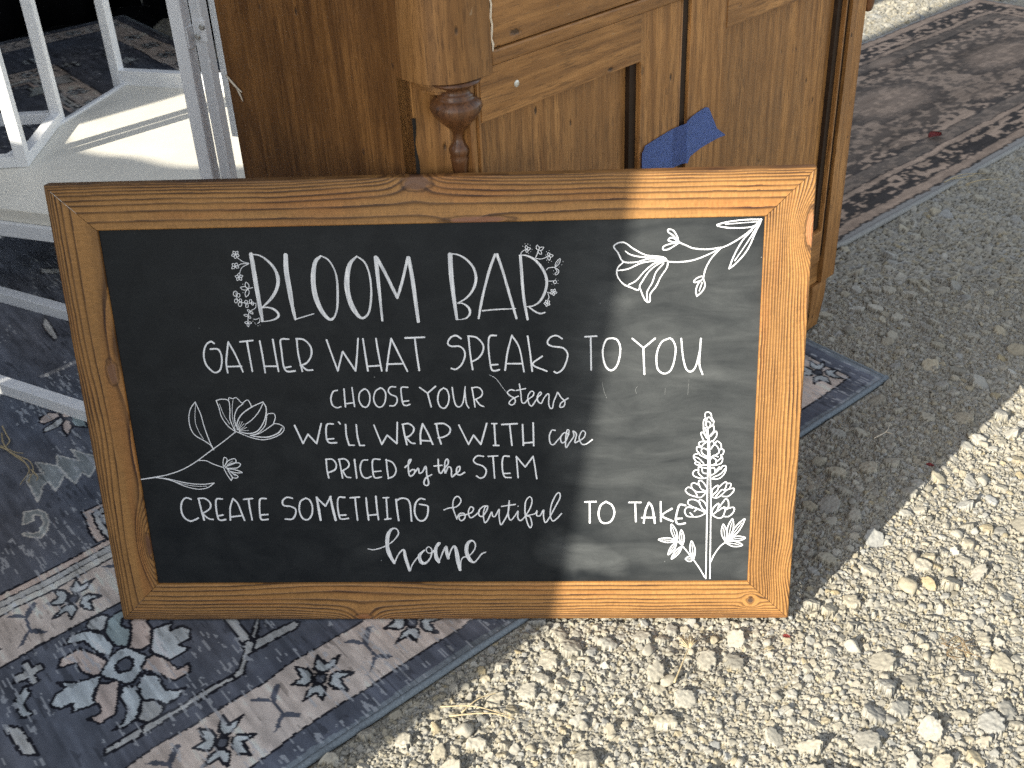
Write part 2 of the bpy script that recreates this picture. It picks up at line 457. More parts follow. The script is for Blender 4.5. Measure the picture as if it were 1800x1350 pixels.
for x0, x1, y0, y1, st, dens in (NEAR, FAR, AROUND):
    area = (x1 - x0) * (y1 - y0); xs = np.arange(x0, x1 + st / 2, st); ys = np.arange(y0, y1 + st / 2, st)
    P_, R_ = [], []
    for n, lo, hi, pw, tol in ((int(950 * area), .0064, .0165, 2.3, .90), (int(20000 * area * dens), .0027, .0062, 1.6, .84)) if dens else ((int(500 * area), .009, .018, 2.0, .9),):
        xy, sz = scatter(n, lo, hi, pw, (x0, y0, x1, y1), rg); k = dart(xy, sz, .045, big if dens else {}, tol); P_.append(xy[k]); R_.append(sz[k])
    P_, R_ = np.concatenate(P_), np.concatenate(R_)
    M1 = np.full((len(xs), len(ys)), 9.0, np.float32); M2 = M1.copy(); ID = np.full(M1.shape, -1, np.int32)
    hf_raster(xs, ys, P_, R_, M1, M2, ID, 0)
    pit = .0036 if st < .002 else .0085 if dens else .017
    qx, qy = np.meshgrid(np.arange(x0, x1, pit), np.arange(y0, y1, pit), indexing='ij')
    sp = np.column_stack([qx.ravel(), qy.ravel()]) + rg.uniform(-.5, .5, (qx.size, 2)) * pit
    ii = np.clip(((sp[:, 0] - x0) / st).astype(int), 0, len(xs) - 1); jj = np.clip(((sp[:, 1] - y0) / st).astype(int), 0, len(ys) - 1)
    px, py, dp = to_px(np.column_stack([sp, np.zeros(len(sp))]))
    sp = sp[(M1[ii, jj] > 1.02) & ~under_rug(sp, .01) & ((not dens) | ((px > -600) & (px < 3600) & (py > -300) & (py < 3200)))]
    sr = pit * rg.uniform(.42, .95, len(sp))
    hf_raster(xs, ys, sp, sr, M1, M2, ID, len(P_))
    PA, RR = np.concatenate([P_, sp]), np.concatenate([R_, sr]); m = len(PA)
    tone = stone_tone(m); hgt = RR * rg.uniform(.28, .54, m) + .0010; tx, ty = rg.normal(0, .27, m), rg.normal(0, .27, m); lift = rg.normal(0, .0009, m) + RR * .08
    hgt[len(P_):] *= rg.uniform(.25, 1.0, len(sp))
    X, Y = np.meshgrid(xs, ys, indexing='ij'); ok = ID >= 0; I = np.where(ok, ID, 0)
    e = np.clip((M2 - M1), 0, 1)
    prof = np.clip((e - .05) / .13, 0, 1) ** .7 * (1 - .10 * np.clip(M1, 0, 1.3) ** 2) * sstep(1.5, 1.08, M1)
    o = np.stack([vnoise(X / .0045 + I * 7.1, Y / .0045 + I * 3.3, 17), vnoise(X / .0018, Y / .0018, 18)])
    hs_ = prof * (hgt[I] + (X - PA[I, 0]) * tx[I] + (Y - PA[I, 1]) * ty[I] + lift[I]) * (1 + .07 * o[0])
    hs_ = np.where(ok, hs_, 0)
    Zb = -.0088 + .0035 * fbm(X * 9, Y * 9, 3) + .0005 * fbm(X / .004, Y / .004, 27, 3)
    Zg = Zb + hs_ + .00022 * o[1] + .0004 * prof * vnoise(X / .0034 + I * 1.7, Y / .0034, 28)
    near_rug = np.ones(X.shape)
    for mm_ in (-.006, -.002, .002): near_rug -= under_rug(np.stack([X, Y], -1), mm_) / 3.0
    Zg = np.where(near_rug < .99, np.minimum(Zg, -.0070 - .007 * (1 - near_rug)), Zg)
    foot = (np.abs(Y - .004) < .026) & (X < .95); Zg = np.where(foot, np.minimum(Zg, -.0016), Zg)
    shaded_dust = np.array([.085, .076, .058]) * (1 + .10 * fbm(X / .05, Y / .05, 37, 4))[..., None]  # dust between stones painted darker to stand in for crack shade
    cc = np.where(ok[..., None], shaded_dust * (1 - np.clip(prof[..., None] * 1.6, 0, 1)) + tone[I] * np.clip(prof[..., None] * 1.6, 0, 1), shaded_dust)
    cc *= (1 + .10 * fbm(X / .09, Y / .09, 47, 3) + .06 * o[1])[..., None]
    q = grid_faces(len(xs), len(ys))
    drop = under_rug(np.stack([X, Y], -1), .05).ravel()
    if not dens:      # the coarse apron only where the two fine patches are not
        for b_ in (NEAR, FAR): drop |= ((X > b_[0] + .01) & (X < b_[1] - .01) & (Y > b_[2] + .01) & (Y < b_[3] - .01)).ravel()
        drop |= ((X > 1.01) & (X < 1.71) & (Y > .9) & (Y < 1.06)).ravel()
    q = q[~(drop[q].all(1))]
    V_all.append(np.stack([X, Y, Zg], -1).reshape(-1, 3)); C_all.append(np.clip(cc, .05, .62).reshape(-1, 3))
    F_all.append(np.concatenate([q[:, [0, 1, 2]], q[:, [0, 2, 3]]]) + off); off += X.size
# loose stones lying on and in the packed surface
loose = {}
for sub, dens, lo, hi, pw, rough, tilt in ((3, 80, .0060, .0155, 2.2, .16, .25), (2, 550, .0032, .0080, 1.6, .12, .4), (1, 1500, .0020, .0040, 1.3, .08, .6)):
    for x0, x1, y0, y1, st, dn in (NEAR, FAR):
        n = int(dens * (x1 - x0) * (y1 - y0) * (1 if st < .002 else .5))
        xy, s_ = scatter(n, lo, hi, pw, (x0, y0, x1, y1), rg); k = dart(xy, s_, .045, loose, .9); k &= ~under_rug(xy, -.02); xy, s_ = xy[k], s_[k]
        m = len(xy)
        if m == 0: continue
        shapes, F = stone_shapes(sub, 30 if sub > 1 else 16, 10 if sub > 1 else 8, rough if sub > 1 else 0, 40 + sub)
        Rm = rand_rot(m, rg, tilt); S_ = np.array(shapes)[rg.integers(0, len(shapes), m)]
        P = np.einsum('mij,mvj->mvi', Rm, S_) * s_[:, None, None]
        P += np.column_stack([xy, -.0072 + s_ * rg.uniform(.10, .42, m)])[:, None]
        infoot = (np.abs(xy[:, 1] - .004) < .032) & (xy[:, 0] < .96)
        top = P[:, :, 2].max(1); P[infoot, :, 2] -= np.maximum(0, top[infoot] + .0015)[:, None]
        V_all.append(P.reshape(-1, 3)); C_all.append(np.repeat(stone_tone(m) * .90, S_.shape[1], 0))
        F_all.append((F[None] + (np.arange(m) * S_.shape[1])[:, None, None] + off).reshape(-1, 3)); off += m * S_.shape[1]
me = np_mesh('gravel', np.concatenate(V_all), np.concatenate(F_all), True, np.concatenate(C_all))
tag(link('gravel', me, stone_mat('crushed_stone', 1)), 'pale dusty crushed gravel covering the ground beside the rugs', 'gravel', kind='stuff')

# ------------------------------------------------------------------ patterned area rug
RUG_POLYS = """pink 1 1288,380 1269,378 1253,367 1272,362 1273,345 1286,320 1300,317 1313,333 1301,353
lblue 1 1272,342 1244,336 1254,323 1237,321 1229,306 1237,291 1254,292 1246,275 1277,274 1286,292 1293,308 1286,319
lblue 1 1317,277 1304,261 1306,230 1297,219 1284,213 1299,204 1317,205 1322,223 1334,235 1331,263
grey 1 1334,235 1322,222 1316,205 1329,194 1342,195 1351,209
lblue 1 1344,276 1332,264 1334,239 1351,213 1369,210 1383,217 1368,219 1355,233 1355,259
lblue 1 1389,323 1368,317 1357,313 1381,281 1383,270 1411,278 1404,290 1419,295 1428,310 1417,323 1403,323 1410,340
lblue 1 1363,411 1343,404 1328,382 1328,354 1339,339 1350,357 1353,386 1376,401
grey 1 1341,413 1330,424 1313,422 1306,409 1319,391 1327,387 1339,403
green 1 1308,407 1289,409 1273,393 1293,392 1301,380 1296,364 1314,336 1327,352 1326,382
pink 1 1302,299 1291,299 1281,278 1277,253 1259,251 1266,235 1291,236 1303,264 1316,287
pink 1 1366,300 1353,292 1343,288 1354,265 1371,238 1393,237 1404,256 1387,254 1381,265 1382,278
pink 1 1364,380 1354,361 1342,329 1358,317 1369,319 1381,343 1378,357 1400,364 1389,380
lblue 1 1341,336 1328,342 1314,338 1308,322 1300,304 1309,294 1320,280 1332,271 1341,278 1346,291 1356,304 1360,316 1349,327
navy 1 1337,317 1329,323 1322,321 1317,311 1320,300 1327,295 1336,298 1339,306
grey 1 1434,412 1425,412 1425,396 1412,394 1412,380 1426,379 1426,361 1437,363 1438,379 1450,382 1456,385 1450,398 1436,396
lblue 1 1461,353 1443,369 1440,364 1441,349 1453,339 1454,325 1447,314 1459,314 1465,319 1463,348
grey 1 1485,317 1469,300 1469,272 1469,242 1487,260 1485,293 1488,308
grey 1 1174,339 1168,323 1173,231 1174,223 1191,213 1185,293
grey 1 1173,231 1150,255 1143,267 1128,268 1127,257 1145,251 1170,221
grey 1 1185,205 1119,204 1109,212 1113,219 1171,223
grey 1 1184,230 1170,222 1182,205 1190,204 1200,191 1209,181 1223,180 1226,188 1210,192 1194,210
grey 1 1226,188 1223,180 1358,182 1350,197 1307,190 1274,191
grey 1 1350,197 1358,182 1405,187 1400,196
pink 1 1127,736 1188,734 1191,658 1254,664 1260,571 1243,571 1235,601 1243,649 1182,651 1180,722 1130,720
grey 1 1130,720 1180,722 1182,651 1243,649 1245,567 1234,553 1233,634 1182,634 1168,711 1136,707
cream 1 1136,707 1168,711 1182,634 1233,634 1234,553 1212,548 1160,552 1130,669
pink 1 1166,992 1147,1015 1148,997 1148,976 1160,966 1169,970
lblue 1 1183,1020 1167,996 1169,970 1175,965 1187,986
lblue 1 1157,960 1145,973 1122,964 1128,951 1153,953
pink 1 1157,944 1143,949 1125,942 1112,920 1136,922 1156,935
pink 1 1209,975 1192,979 1177,964 1182,953 1212,951 1217,962
grey 1 1218,934 1195,946 1181,950 1180,935 1190,923 1208,921 1219,923
pink 1 1187,923 1174,939 1171,925 1173,902 1190,881
green 1 1167,939 1152,927 1149,920 1152,881 1171,904 1170,920
pink 1 1177,958 1166,966 1158,958 1159,946 1171,938 1178,946
pink 1 1021,1178 1007,1188 994,1182 993,1163 1003,1146 1020,1160
grey 1 994,1206 983,1213 972,1197 983,1173 996,1190
lblue 1 1017,1147 1003,1150 993,1129 1012,1108 1019,1136
sage 0 1104,1069 1080,1095 1052,1098 1071,1066 1053,1067 1035,1058 1051,1040 1068,1039 1055,1016 1084,1015 1099,1034
grey 1 1061,1370 1031,1412 1029,1378 1032,1288 1043,1279 1043,1323 1042,1385 1065,1360
grey 1 1071,1344 1072,1302 1078,1238 1091,1224 1090,1257 1089,1298
grey 1 955,1596 929,1615 888,1670 866,1637 885,1620 886,1647 928,1602 891,1541 889,1575 857,1541 877,1524 890,1523 940,1582
grey 1 995,1565 942,1503 938,1536 918,1512 939,1480 953,1481 1005,1541
tan 1 943,1396 939,1397 938,1349 952,1379
sage 2 1200,840 1170,787 1192,757 1205,745 1210,765 1233,742 1236,773 1233,777 1235,810 1227,841 1205,809 1200,801
sage 2 1263,848 1235,810 1235,779 1254,757 1266,745 1265,778 1275,775 1295,741 1292,783 1293,802 1284,824 1262,806
sage 2 1321,730 1303,720 1296,702 1299,676 1308,658 1322,647 1334,656 1343,671 1340,679 1330,666 1319,664 1306,681 1304,701 1312,712 1318,696 1333,699"""
RUG_STAR = [('lblue', [(-3, 21), (-17, 36), (-17, 17), (-37, 17), (-22, 6), (-11, 4), (-4, 10)]), ('lblue', [(3, -21), (17, -36), (17, -17), (37, -17), (22, -6), (11, -4), (4, -10)]), ('lblue', [(15, 38), (4, 25), (3, 13), (13, 3), (19, 1), (34, 17), (18, 18)]), ('lblue', [(-11, -5), (-19, -5), (-35, -22), (-17, -19), (-14, -43), (-4, -28), (-4, -15)]), ('navy', [(4, 7), (-2, 9), (-8, 0), (-1, -8), (4, -9), (10, 0)])]
RUG_Y = [[(21, 38), (7, 32), (-1, 21), (0, 14), (13, 28)], [(-22, 38), (-26, 33), (-4, 11), (-2, 21), (-15, 35)], [(0, 18), (-4, 17), (-3, -15), (2, -15)], [(-2, -12), (-8, -14), (-20, -31), (-15, -34), (0, -18)], [(3, -12), (-1, -17), (13, -30), (25, -34), (14, -24)]]

PAL = dict(navy=srgb(101, 104, 112), lblue=srgb(198, 203, 202), pink=srgb(206, 187, 174), grey=srgb(190, 189, 184), green=srgb(156, 168, 166),
           tan=srgb(216, 201, 188), cream=srgb(216, 212, 202), sage=srgb(168, 173, 168), line=srgb(40, 40, 46), band=srgb(98, 101, 110), bind=srgb(128, 134, 138))

def inside(px, py, poly):
    c = np.zeros(px.shape, bool); n = len(poly)
    for i in range(n):
        x0, y0 = poly[i]; x1, y1 = poly[i - 1]
        if y0 == y1: continue
        c ^= ((y0 > py) != (y1 > py)) & (px < (x1 - x0) * (py - y0) / (y1 - y0) + x0)
    return c
def edge_dist(px, py, poly):
    d = np.full(px.shape, 9.0); n = len(poly)
    for i in range(n):
        x0, y0 = poly[i - 1]; x1, y1 = poly[i]
        dx, dy = x1 - x0, y1 - y0; L = dx * dx + dy * dy + 1e-12
        t = np.clip(((px - x0) * dx + (py - y0) * dy) / L, 0, 1)
        d = np.minimum(d, np.hypot(px - x0 - t * dx, py - y0 - t * dy))
    return d

pl = np.concatenate([np.arange(0, .20, .0025), np.arange(.20, .84, .008), np.arange(.84, 1.62, .002), np.arange(1.62, 2.3, .008)])
ql = np.concatenate([np.arange(0, 1.22, .002), np.arange(1.22, 3.481, .006)])
PP, QQ = np.meshgrid(pl, ql, indexing='ij')
# knots make every outline a little ragged
wp = PP + .0011 * vnoise(PP / .004, QQ / .004, 21) + .0035 * vnoise(PP / .05, QQ / .05, 22)
wq = QQ + .0011 * vnoise(PP / .004, QQ / .004, 23) + .0035 * vnoise(PP / .05, QQ / .05, 24)
RC = np.zeros(PP.shape + (3,), np.float32)
Lq = 3.48
mn = np.minimum(np.minimum(wp, wq), Lq - wq)         # distance to the nearest outer edge
RC[:] = PAL['navy']
abr = fbm(PP / .05, QQ / .6, 31, 4)
def band(a, b, col):
    RC[(mn >= a) & (mn < b)] = PAL[col] if isinstance(col, str) else col
band(-9, .014, 'bind'); band(.014, .044, 'band'); band(.044, .0475, 'line'); band(.0475, .150, 'tan'); band(.150, .1535, 'line')
band(.1535, .176, 'band'); band(.424, .4285, 'line'); band(.4285, .519, 'tan'); band(.519, .5225, 'line'); band(.5225, .535, 'cream')
band(.535, .5375, 'line'); band(.5375, .549, 'grey'); band(.549, .552, 'line'); band(.552, .564, 'pink'); band(.564, .568, 'line')
def paint(poly, col, outline=1):
    poly = np.asarray(poly, float) / 1000
    lo, hi = poly.min(0) - .01, poly.max(0) + .01
    i0, i1 = np.searchsorted(pl, (lo[0], hi[0])); j0, j1 = np.searchsorted(ql, (lo[1], hi[1]))
    if i1 <= i0 or j1 <= j0: return
    x, y = wp[i0:i1, j0:j1], wq[i0:i1, j0:j1]
    ins = inside(x, y, poly); ed = edge_dist(x, y, poly); sub = RC[i0:i1, j0:j1]
    if outline == 2:
        sub[ins] = sub[ins] * .42 + PAL[col] * .58
        e = ed < .0016; sub[e] = sub[e] * .25 + PAL['cream'] * .75
    else:
        sub[ins] = PAL[col] * (.93 + .14 * ((hash(str(poly[0])) % 100) / 100) if False else 1)
        if outline: sub[ed < .0021] = PAL['line']
for ln in RUG_POLYS.strip().split('\n'):
    w = ln.split(); paint([tuple(map(int, t.split(','))) for t in w[2:]], w[0], int(w[1]))
def star(p, q):
    for c, pts in RUG_STAR: paint(np.array(pts) + (p * 1000, q * 1000), c)
def ymark(p, q):
    for pts in RUG_Y: paint(np.array(pts) + (p * 1000, q * 1000), 'band', 0)
star(.073, .094)
for k in range(-6, 6):
    star(1.136 + .1455 * k, .103); ymark(1.061 + .1455 * k, .100)
    star(1.334 + .1455 * k, .482); ymark(1.259 + .1455 * k, .476)
for k in range(1, 22):
    for p0 in (.1, .475): star(p0, .094 + .1455 * k)
for k in range(0, 12):
    for q0 in (Lq - .1, Lq - .475): star(.09 + .1455 * k, q0); ymark(.165 + .1455 * k, q0)
# far field: big pale lozenges and dark ones so that the distant part is not empty
rr = np.random.default_rng(3)
for k in range(70):
    p0, q0 = rr.uniform(.2, 2.2), rr.uniform(1.2, 3.3); s0 = rr.uniform(20, 75); a0 = rr.uniform(0, 6.28)
    pts = [(p0 * 1000 + s0 * (1 if i % 2 else .55) * math.cos(a0 + i * math.pi / 4), q0 * 1000 + s0 * (1 if i % 2 else .55) * math.sin(a0 + i * math.pi / 4)) for i in range(8)]
    paint(pts, rr.choice(['grey', 'pink', 'sage', 'lblue', 'navy', 'tan']))
# wear: threads run along q, abrash bands, pale broken dashes
lum = RC.mean(-1, keepdims=True)
thr = vnoise(PP / .0042, QQ / .055, 41) * .5 + vnoise(PP / .009, QQ / .16, 42) * .5
RC *= (1 + .34 * thr + .26 * abr)[..., None]
fade = sstep(-.1, .55, fbm(PP / .10, QQ / .16, 51, 4))[..., None]
RC += (np.array([.125, .130, .140]) - RC * .30) * fade * (.6 + .6 * thr[..., None]) * np.where(lum < .12, 1, .16)
mot = fbm(PP / .018, QQ / .035, 55, 4)[..., None]
RC *= 1 + .40 * mot
dash = (vnoise(PP / .0030, QQ / .026, 61) > .44) & (vnoise(PP / .0021, QQ / .009, 62) > -.1) & (fbm(PP / .10, QQ / .09, 63, 3) > -.04)
RC[dash] = RC[dash] * .35 + np.array([.50, .51, .52]) * .65
dk = (vnoise(PP / .0035, QQ / .03, 71) > .62) & (fbm(PP / .09, QQ / .09, 73, 3) > .08)
RC[dk] *= .62
warm = fbm(PP / .2, QQ / .3, 81, 3)[..., None]
RC *= 1 + warm * np.array([.10, .0, -.10])
RC = np.clip(RC, .008, .78)
RZ = -.0025 + .0022 * fbm(PP * 4, QQ * 4, 91, 2) * sstep(0, .3, QQ) + .0006 * thr
RZ = np.where(np.abs((RUG_C + PP[..., None] * EU + QQ[..., None] * EV)[..., 1]) < .04, np.minimum(RZ, -.0025), RZ)
shear = PP - .07 * QQ
qe = QQ + (.012 * np.clip(PP / .9, 0, 1) - .006) + .0022 * vnoise(PP / .11, PP * 0 + 3, 95) * np.exp(-QQ / .05)
XY = RUG_C + shear[..., None] * EU + qe[..., None] * EV
edge = np.minimum(np.minimum(PP, QQ), Lq - QQ)
RZ = RZ - .0055 * (1 - np.clip(edge / .006, 0, 1)) ** 2
me = np_mesh('area_rug', np.concatenate([XY, RZ[..., None]], -1).reshape(-1, 3), grid_faces(len(pl), len(ql)), True, RC.reshape(-1, 3))
RUGM = attr_mat('flatweave_rug', .95, .08, (900, 900, 900), .16, .5, .0009)
rug_root = empty('area_rug', (0, 0, 0))
tag(rug_root, 'faded navy, taupe and grey patterned rug with star borders under the chalkboard', 'rug')
link('pile', me, RUGM, rug_root)
# rolled blue-grey binding along the two visible edges
bm = bmesh.new()
def rug_world(p, q, z):
    s = p - .07 * q; e = q + (.012 * min(1, max(0, p / .9)) - .006) + (.0022 * float(vnoise(np.array([p / .11]), np.array([3.0]), 95)[0]) if q < .05 else 0)
    xy = RUG_C + s * EU + e * EV; return (xy[0], xy[1], z)
add_tube(bm, [rug_world(p, .003, -.0062) for p in np.linspace(-.004, 2.29, 160)], .0052, 8)
add_tube(bm, [rug_world(.0005, q, -.0062) for q in np.linspace(0, 3.47, 120)], .0048, 8)
BINDM = plain_mat('blue_grey_binding', tuple(srgb(122, 131, 137)), .9, .15, 320, .28, .7, 0, (1, 1, 1))
link('binding', bm_mesh('binding', bm, True), BINDM, rug_root)

# ------------------------------------------------------------------ runner rug behind the cabinet
al = np.arange(-.95, 2.003, .004); bl = np.arange(0, .8005, .0035)
A_, B_ = np.meshgrid(al, bl, indexing='ij')
wa = A_ + .004 * vnoise(A_ / .012, B_ / .012, 121) + .004 * vnoise(A_ / .06, B_ / .06, 122)
wb = B_ + .004 * vnoise(A_ / .012, B_ / .012, 123) + .004 * vnoise(A_ / .06, B_ / .06, 124)
m2 = np.minimum(np.minimum(wb, .80 - wb), 2.0 - wa)
taupe, dark2, mid2 = srgb(168, 147, 129), srgb(66, 62, 60), srgb(112, 102, 93)
mott = fbm(A_ / .021, B_ / .014, 131, 4); big_ = fbm(A_ / .22, B_ / .16, 141, 3)
cells = sstep(-.06, .10, mott + .25 * big_)[..., None]
KC = dark2 * (1 - cells) + taupe * cells
fieldmix = sstep(.16, .30, m2)[..., None] * .55
KC = KC * (1 - fieldmix) + (mid2 * .75 + taupe * .25) * fieldmix
def b2(a, b, col):
    s_ = (m2 >= a) & (m2 < b); KC[s_] = KC[s_] * .22 + col * .78
b2(.018, .024, dark2); b2(.024, .052, taupe); b2(.052, .058, dark2); b2(.118, .124, dark2); b2(.124, .142, taupe); b2(.142, .147, dark2)
b2(.147, .19, mid2); b2(.19, .196, dark2)
for (a0, b0, ra, rb) in ((.38, .36, .16, .075), (.85, .42, .2, .11), (1.45, .40, .22, .10), (.05, .42, .2, .10), (.62, .22, .09, .035), (.18, .24, .10, .04), (1.1, .24, .1, .04), (1.7, .25, .1, .04), (.62, .6, .1, .05), (1.15, .62, .1, .05)):
    d = np.hypot((wa - a0) / ra, (wb - b0) / rb) + .35 * mott
    ring = ((d > .8) & (d < 1.12))[..., None]; core = (d < .62)[..., None]
    KC = np.where(ring, dark2 * .45 + KC * .55, np.where(core, taupe * .35 + KC * .65, KC))
t2 = vnoise(A_ / .04, B_ / .006, 151)
KC *= (1 + .20 * t2 + .25 * fbm(A_ / .5, B_ / .06, 152, 3))[..., None]
KC[m2 < .018] = srgb(146, 144, 140)
KC = np.clip(KC, .01, .5)
wav = .004 * vnoise(A_ / .16, B_ * 0 + 2, 161) * np.exp(-B_ / .05)
KZ = .001 + .003 * fbm(A_ * 5, B_ * 5, 162, 2) - .009 * (1 - np.clip(np.minimum(np.minimum(B_, .8 - B_), 2.0 - A_) / .012, 0, 1)) ** 2
XY = RUN_O + A_[..., None] * RE1 + (B_ + wav)[..., None] * RE2
me = np_mesh('runner_rug', np.concatenate([XY, KZ[..., None]], -1).reshape(-1, 3), grid_faces(len(al), len(bl))[:, ::-1], True, KC.reshape(-1, 3))
run_root = empty('runner_rug')
tag(run_root, 'worn brown and charcoal runner rug lying on the gravel beyond the wooden cabinet', 'rug')
link('pile', me, RUGM, run_root)
bm = bmesh.new()
pts = [(*(RUN_O + a * RE1 + float(.004 * vnoise(np.array([a / .16]), np.array([2.0]), 161)[0]) * RE2), -.0035) for a in np.linspace(-.95, 2.0, 120)]
add_tube(bm, pts, .0062, 8)
link('binding', bm_mesh('binding', bm, True), plain_mat('pale_runner_binding', tuple(srgb(148, 148, 144)), .9, .15, 260, .25, .6), run_root)

# ------------------------------------------------------------------ old wooden cabinet
CAB_AZ = R(48)
cab = empty('cabinet', (.487, .100, 0), (0, 0, CAB_AZ))
tag(cab, 'old brown oak cabinet with turned drop pendants, two panelled doors and a drawer', 'cabinet')
CW, CD, CH = .975, .44, .93
def part(name, build, mat, parent=cab, smooth=False):
    bm = bmesh.new(); build(bm); return link(name, bm_mesh(name, bm, smooth), mat, parent)
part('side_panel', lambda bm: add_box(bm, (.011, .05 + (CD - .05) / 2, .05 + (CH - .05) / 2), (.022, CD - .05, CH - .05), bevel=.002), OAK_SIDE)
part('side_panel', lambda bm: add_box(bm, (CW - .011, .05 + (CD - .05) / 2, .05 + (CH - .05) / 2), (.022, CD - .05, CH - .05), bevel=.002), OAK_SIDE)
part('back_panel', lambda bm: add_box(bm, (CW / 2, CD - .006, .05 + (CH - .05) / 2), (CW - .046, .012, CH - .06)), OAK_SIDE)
part('bottom_board', lambda bm: add_box(bm, (CW / 2, .05 + (CD - .07) / 2, .075), (CW - .05, CD - .075, .02)), OAK_H)
part('top_board', lambda bm: add_box(bm, (CW / 2, CD / 2 - .008, CH + .014), (CW + .05, CD + .04, .028), bevel=.006), OAK_H)
PZ = .706                                              # where the bulging corner column stops
def corner(sx):
    X = lambda u: u if sx > 0 else CW - u
    def post(bm):                                      # hollowed corner behind the drop
        pts = [(.000, .050)]
        for t in np.linspace(0, 1, 9):                 # concave quarter
            th = t * math.pi / 2
            pts.append((.006 + .040 * (1 - math.cos(th)) ** 1.0 * 1.0, .048 - .036 * math.sin(th)) if False else
                       (.003 + .044 * t + .010 * math.sin(math.pi * t), .050 - .044 * t + .010 * math.sin(math.pi * t)))
        pts += [(.049, .004), (.0545, .004), (.0545, .03), (.024, .075), (.000, .075)]
        if sx < 0: pts = [(.006, .050), (.010, .020), (.026, .004), (.070, .004), (.070, .03), (.024, .075), (.006, .075)]
        add_prism(bm, [(X(a), b) for a, b in pts], .10, PZ)
    part('corner_post', post, OAK_V)
    def column(bm):
        pts = [(-.0022, .062)]
        for t in np.linspace(0, 1, 16):
            th = math.pi + t * math.pi / 2
            pts.append((.0465 + .0487 * math.cos(th), .046 + .052 * math.sin(th)))
        pts += [(.0765, -.006), (.0765, .03), (.03, .062)]
        r = [(X(a), b) for a, b in pts]
        add_prism(bm, r, PZ + .0, CH)
    part('corner_column', column, OAK_COL, smooth=False)
    def collar(bm):
        for z1_, z0_, ins in ((PZ - .0003, PZ - .006, .006), (PZ - .006, PZ - .012, .011), (PZ - .012, PZ - .018, .018)):
            pts = [(.002 + ins * .3, .060)]
            for t in np.linspace(0, 1, 14):
                th = math.pi + t * math.pi / 2
                pts.append((.0465 + (.0487 - ins) * math.cos(th), .046 + (.052 - ins) * math.sin(th)))
            pts += [(.070 - ins * .5, -.006 + ins), (.065, .03), (.03, .060)]
            add_prism(bm, [(X(a), b) for a, b in pts], z0_, z1_, .0012)
    part('collar', collar, OAK_COL)
    def drop(bm):
        prof = [(.0025, -.124), (.0055, -.122), (.0078, -.114), (.0092, -.100), (.0100, -.095), (.0088, -.092), (.0104, -.089), (.0108, -.084), (.0094, -.080),
                (.0062, -.075), (.0050, -.069), (.0056, -.063), (.0090, -.057), (.0150, -.050), (.0210, -.043), (.0250, -.036), (.0272, -.030), (.0262, -.024), (.0218, -.0185),
                (.0182, -.0165), (.0192, -.0145), (.0165, -.012), (.0150, -.008), (.0165, -.004), (.0220, -.001), (.0260, .0015), (.0270, .004)]
        add_lathe(bm, [(r * 1.14, z * .95) for r, z in prof], (X(.040 if sx > 0 else .012), .020 if sx > 0 else .008, PZ - .006), 48)
    part('drop_pendant', drop, OAK_DARK, smooth=True)
    def foot(bm):
        pts = [(.004, .052), (.02, .022), (.052, .006), (.095, .006), (.095, .085), (.004, .085)]
        n = len(pts); lo = []; 
        prev = None
        for z, k in ((.0985, 1.0), (.09, 1.03), (.06, 1.02), (.03, .94), (.0, .84)):
            cx, cy = .055, .05
            ring = [bm.verts.new((X(cx + (a - cx) * k), cy + (b - cy) * k, z)) for a, b in pts]
            if prev:
                for i in range(n): bm.faces.new((prev[i], prev[(i + 1) % n], ring[(i + 1) % n], ring[i]))
            else: bm.faces.new(ring)
            prev = ring
        bm.faces.new(prev[::-1])
        bmesh.ops.recalc_face_normals(bm, faces=bm.faces)
    part('foot', foot, OAK_V)
corner(1); corner(-1)
for u in (.055, CW - .055):
    part('foot', lambda bm: add_box(bm, (u, CD - .05, .049), (.07, .07, .098), bevel=.006), OAK_V)
DL, DM, DR = .056, .454, .886                     # left edge, gap, right edge of the doors
part('rail', lambda bm: add_box(bm, (CW / 2, .008, .7226), (CW - .156, .026, .018), bevel=.003), OAK_H)
def nail(bm):
    add_lathe(bm, [(.0045, -.001), (.0042, .0008), (.002, .0016)], (0, 0, 0), 14)
    bm.transform(Matrix.Translation((.1215, .0012, .681)) @ Matrix.Rotation(R(90), 4, 'X'))
part('nail', nail, STEEL)
part('plinth_rail', lambda bm: add_box(bm, (CW / 2, .022, .125), (CW - .146, .022, .05), bevel=.003), OAK_H)
def drawer(bm): add_box(bm, (CW / 2, .006, .733 + .085), (CW - .160, .022, .17), bevel=.003)
dw = part('drawer_front', drawer, OAK_H)
kn_ = part('knob', lambda bm: add_lathe(bm, [(.004, .03), (.016, .028), (.02, .02), (.014, .01), (.008, .0)], (.3, 0, 0), 24), OAK_DARK, dw)
kn_.matrix_local = Matrix.Translation((0, -.005, .82)) @ Matrix.Rotation(R(90), 4, 'X')
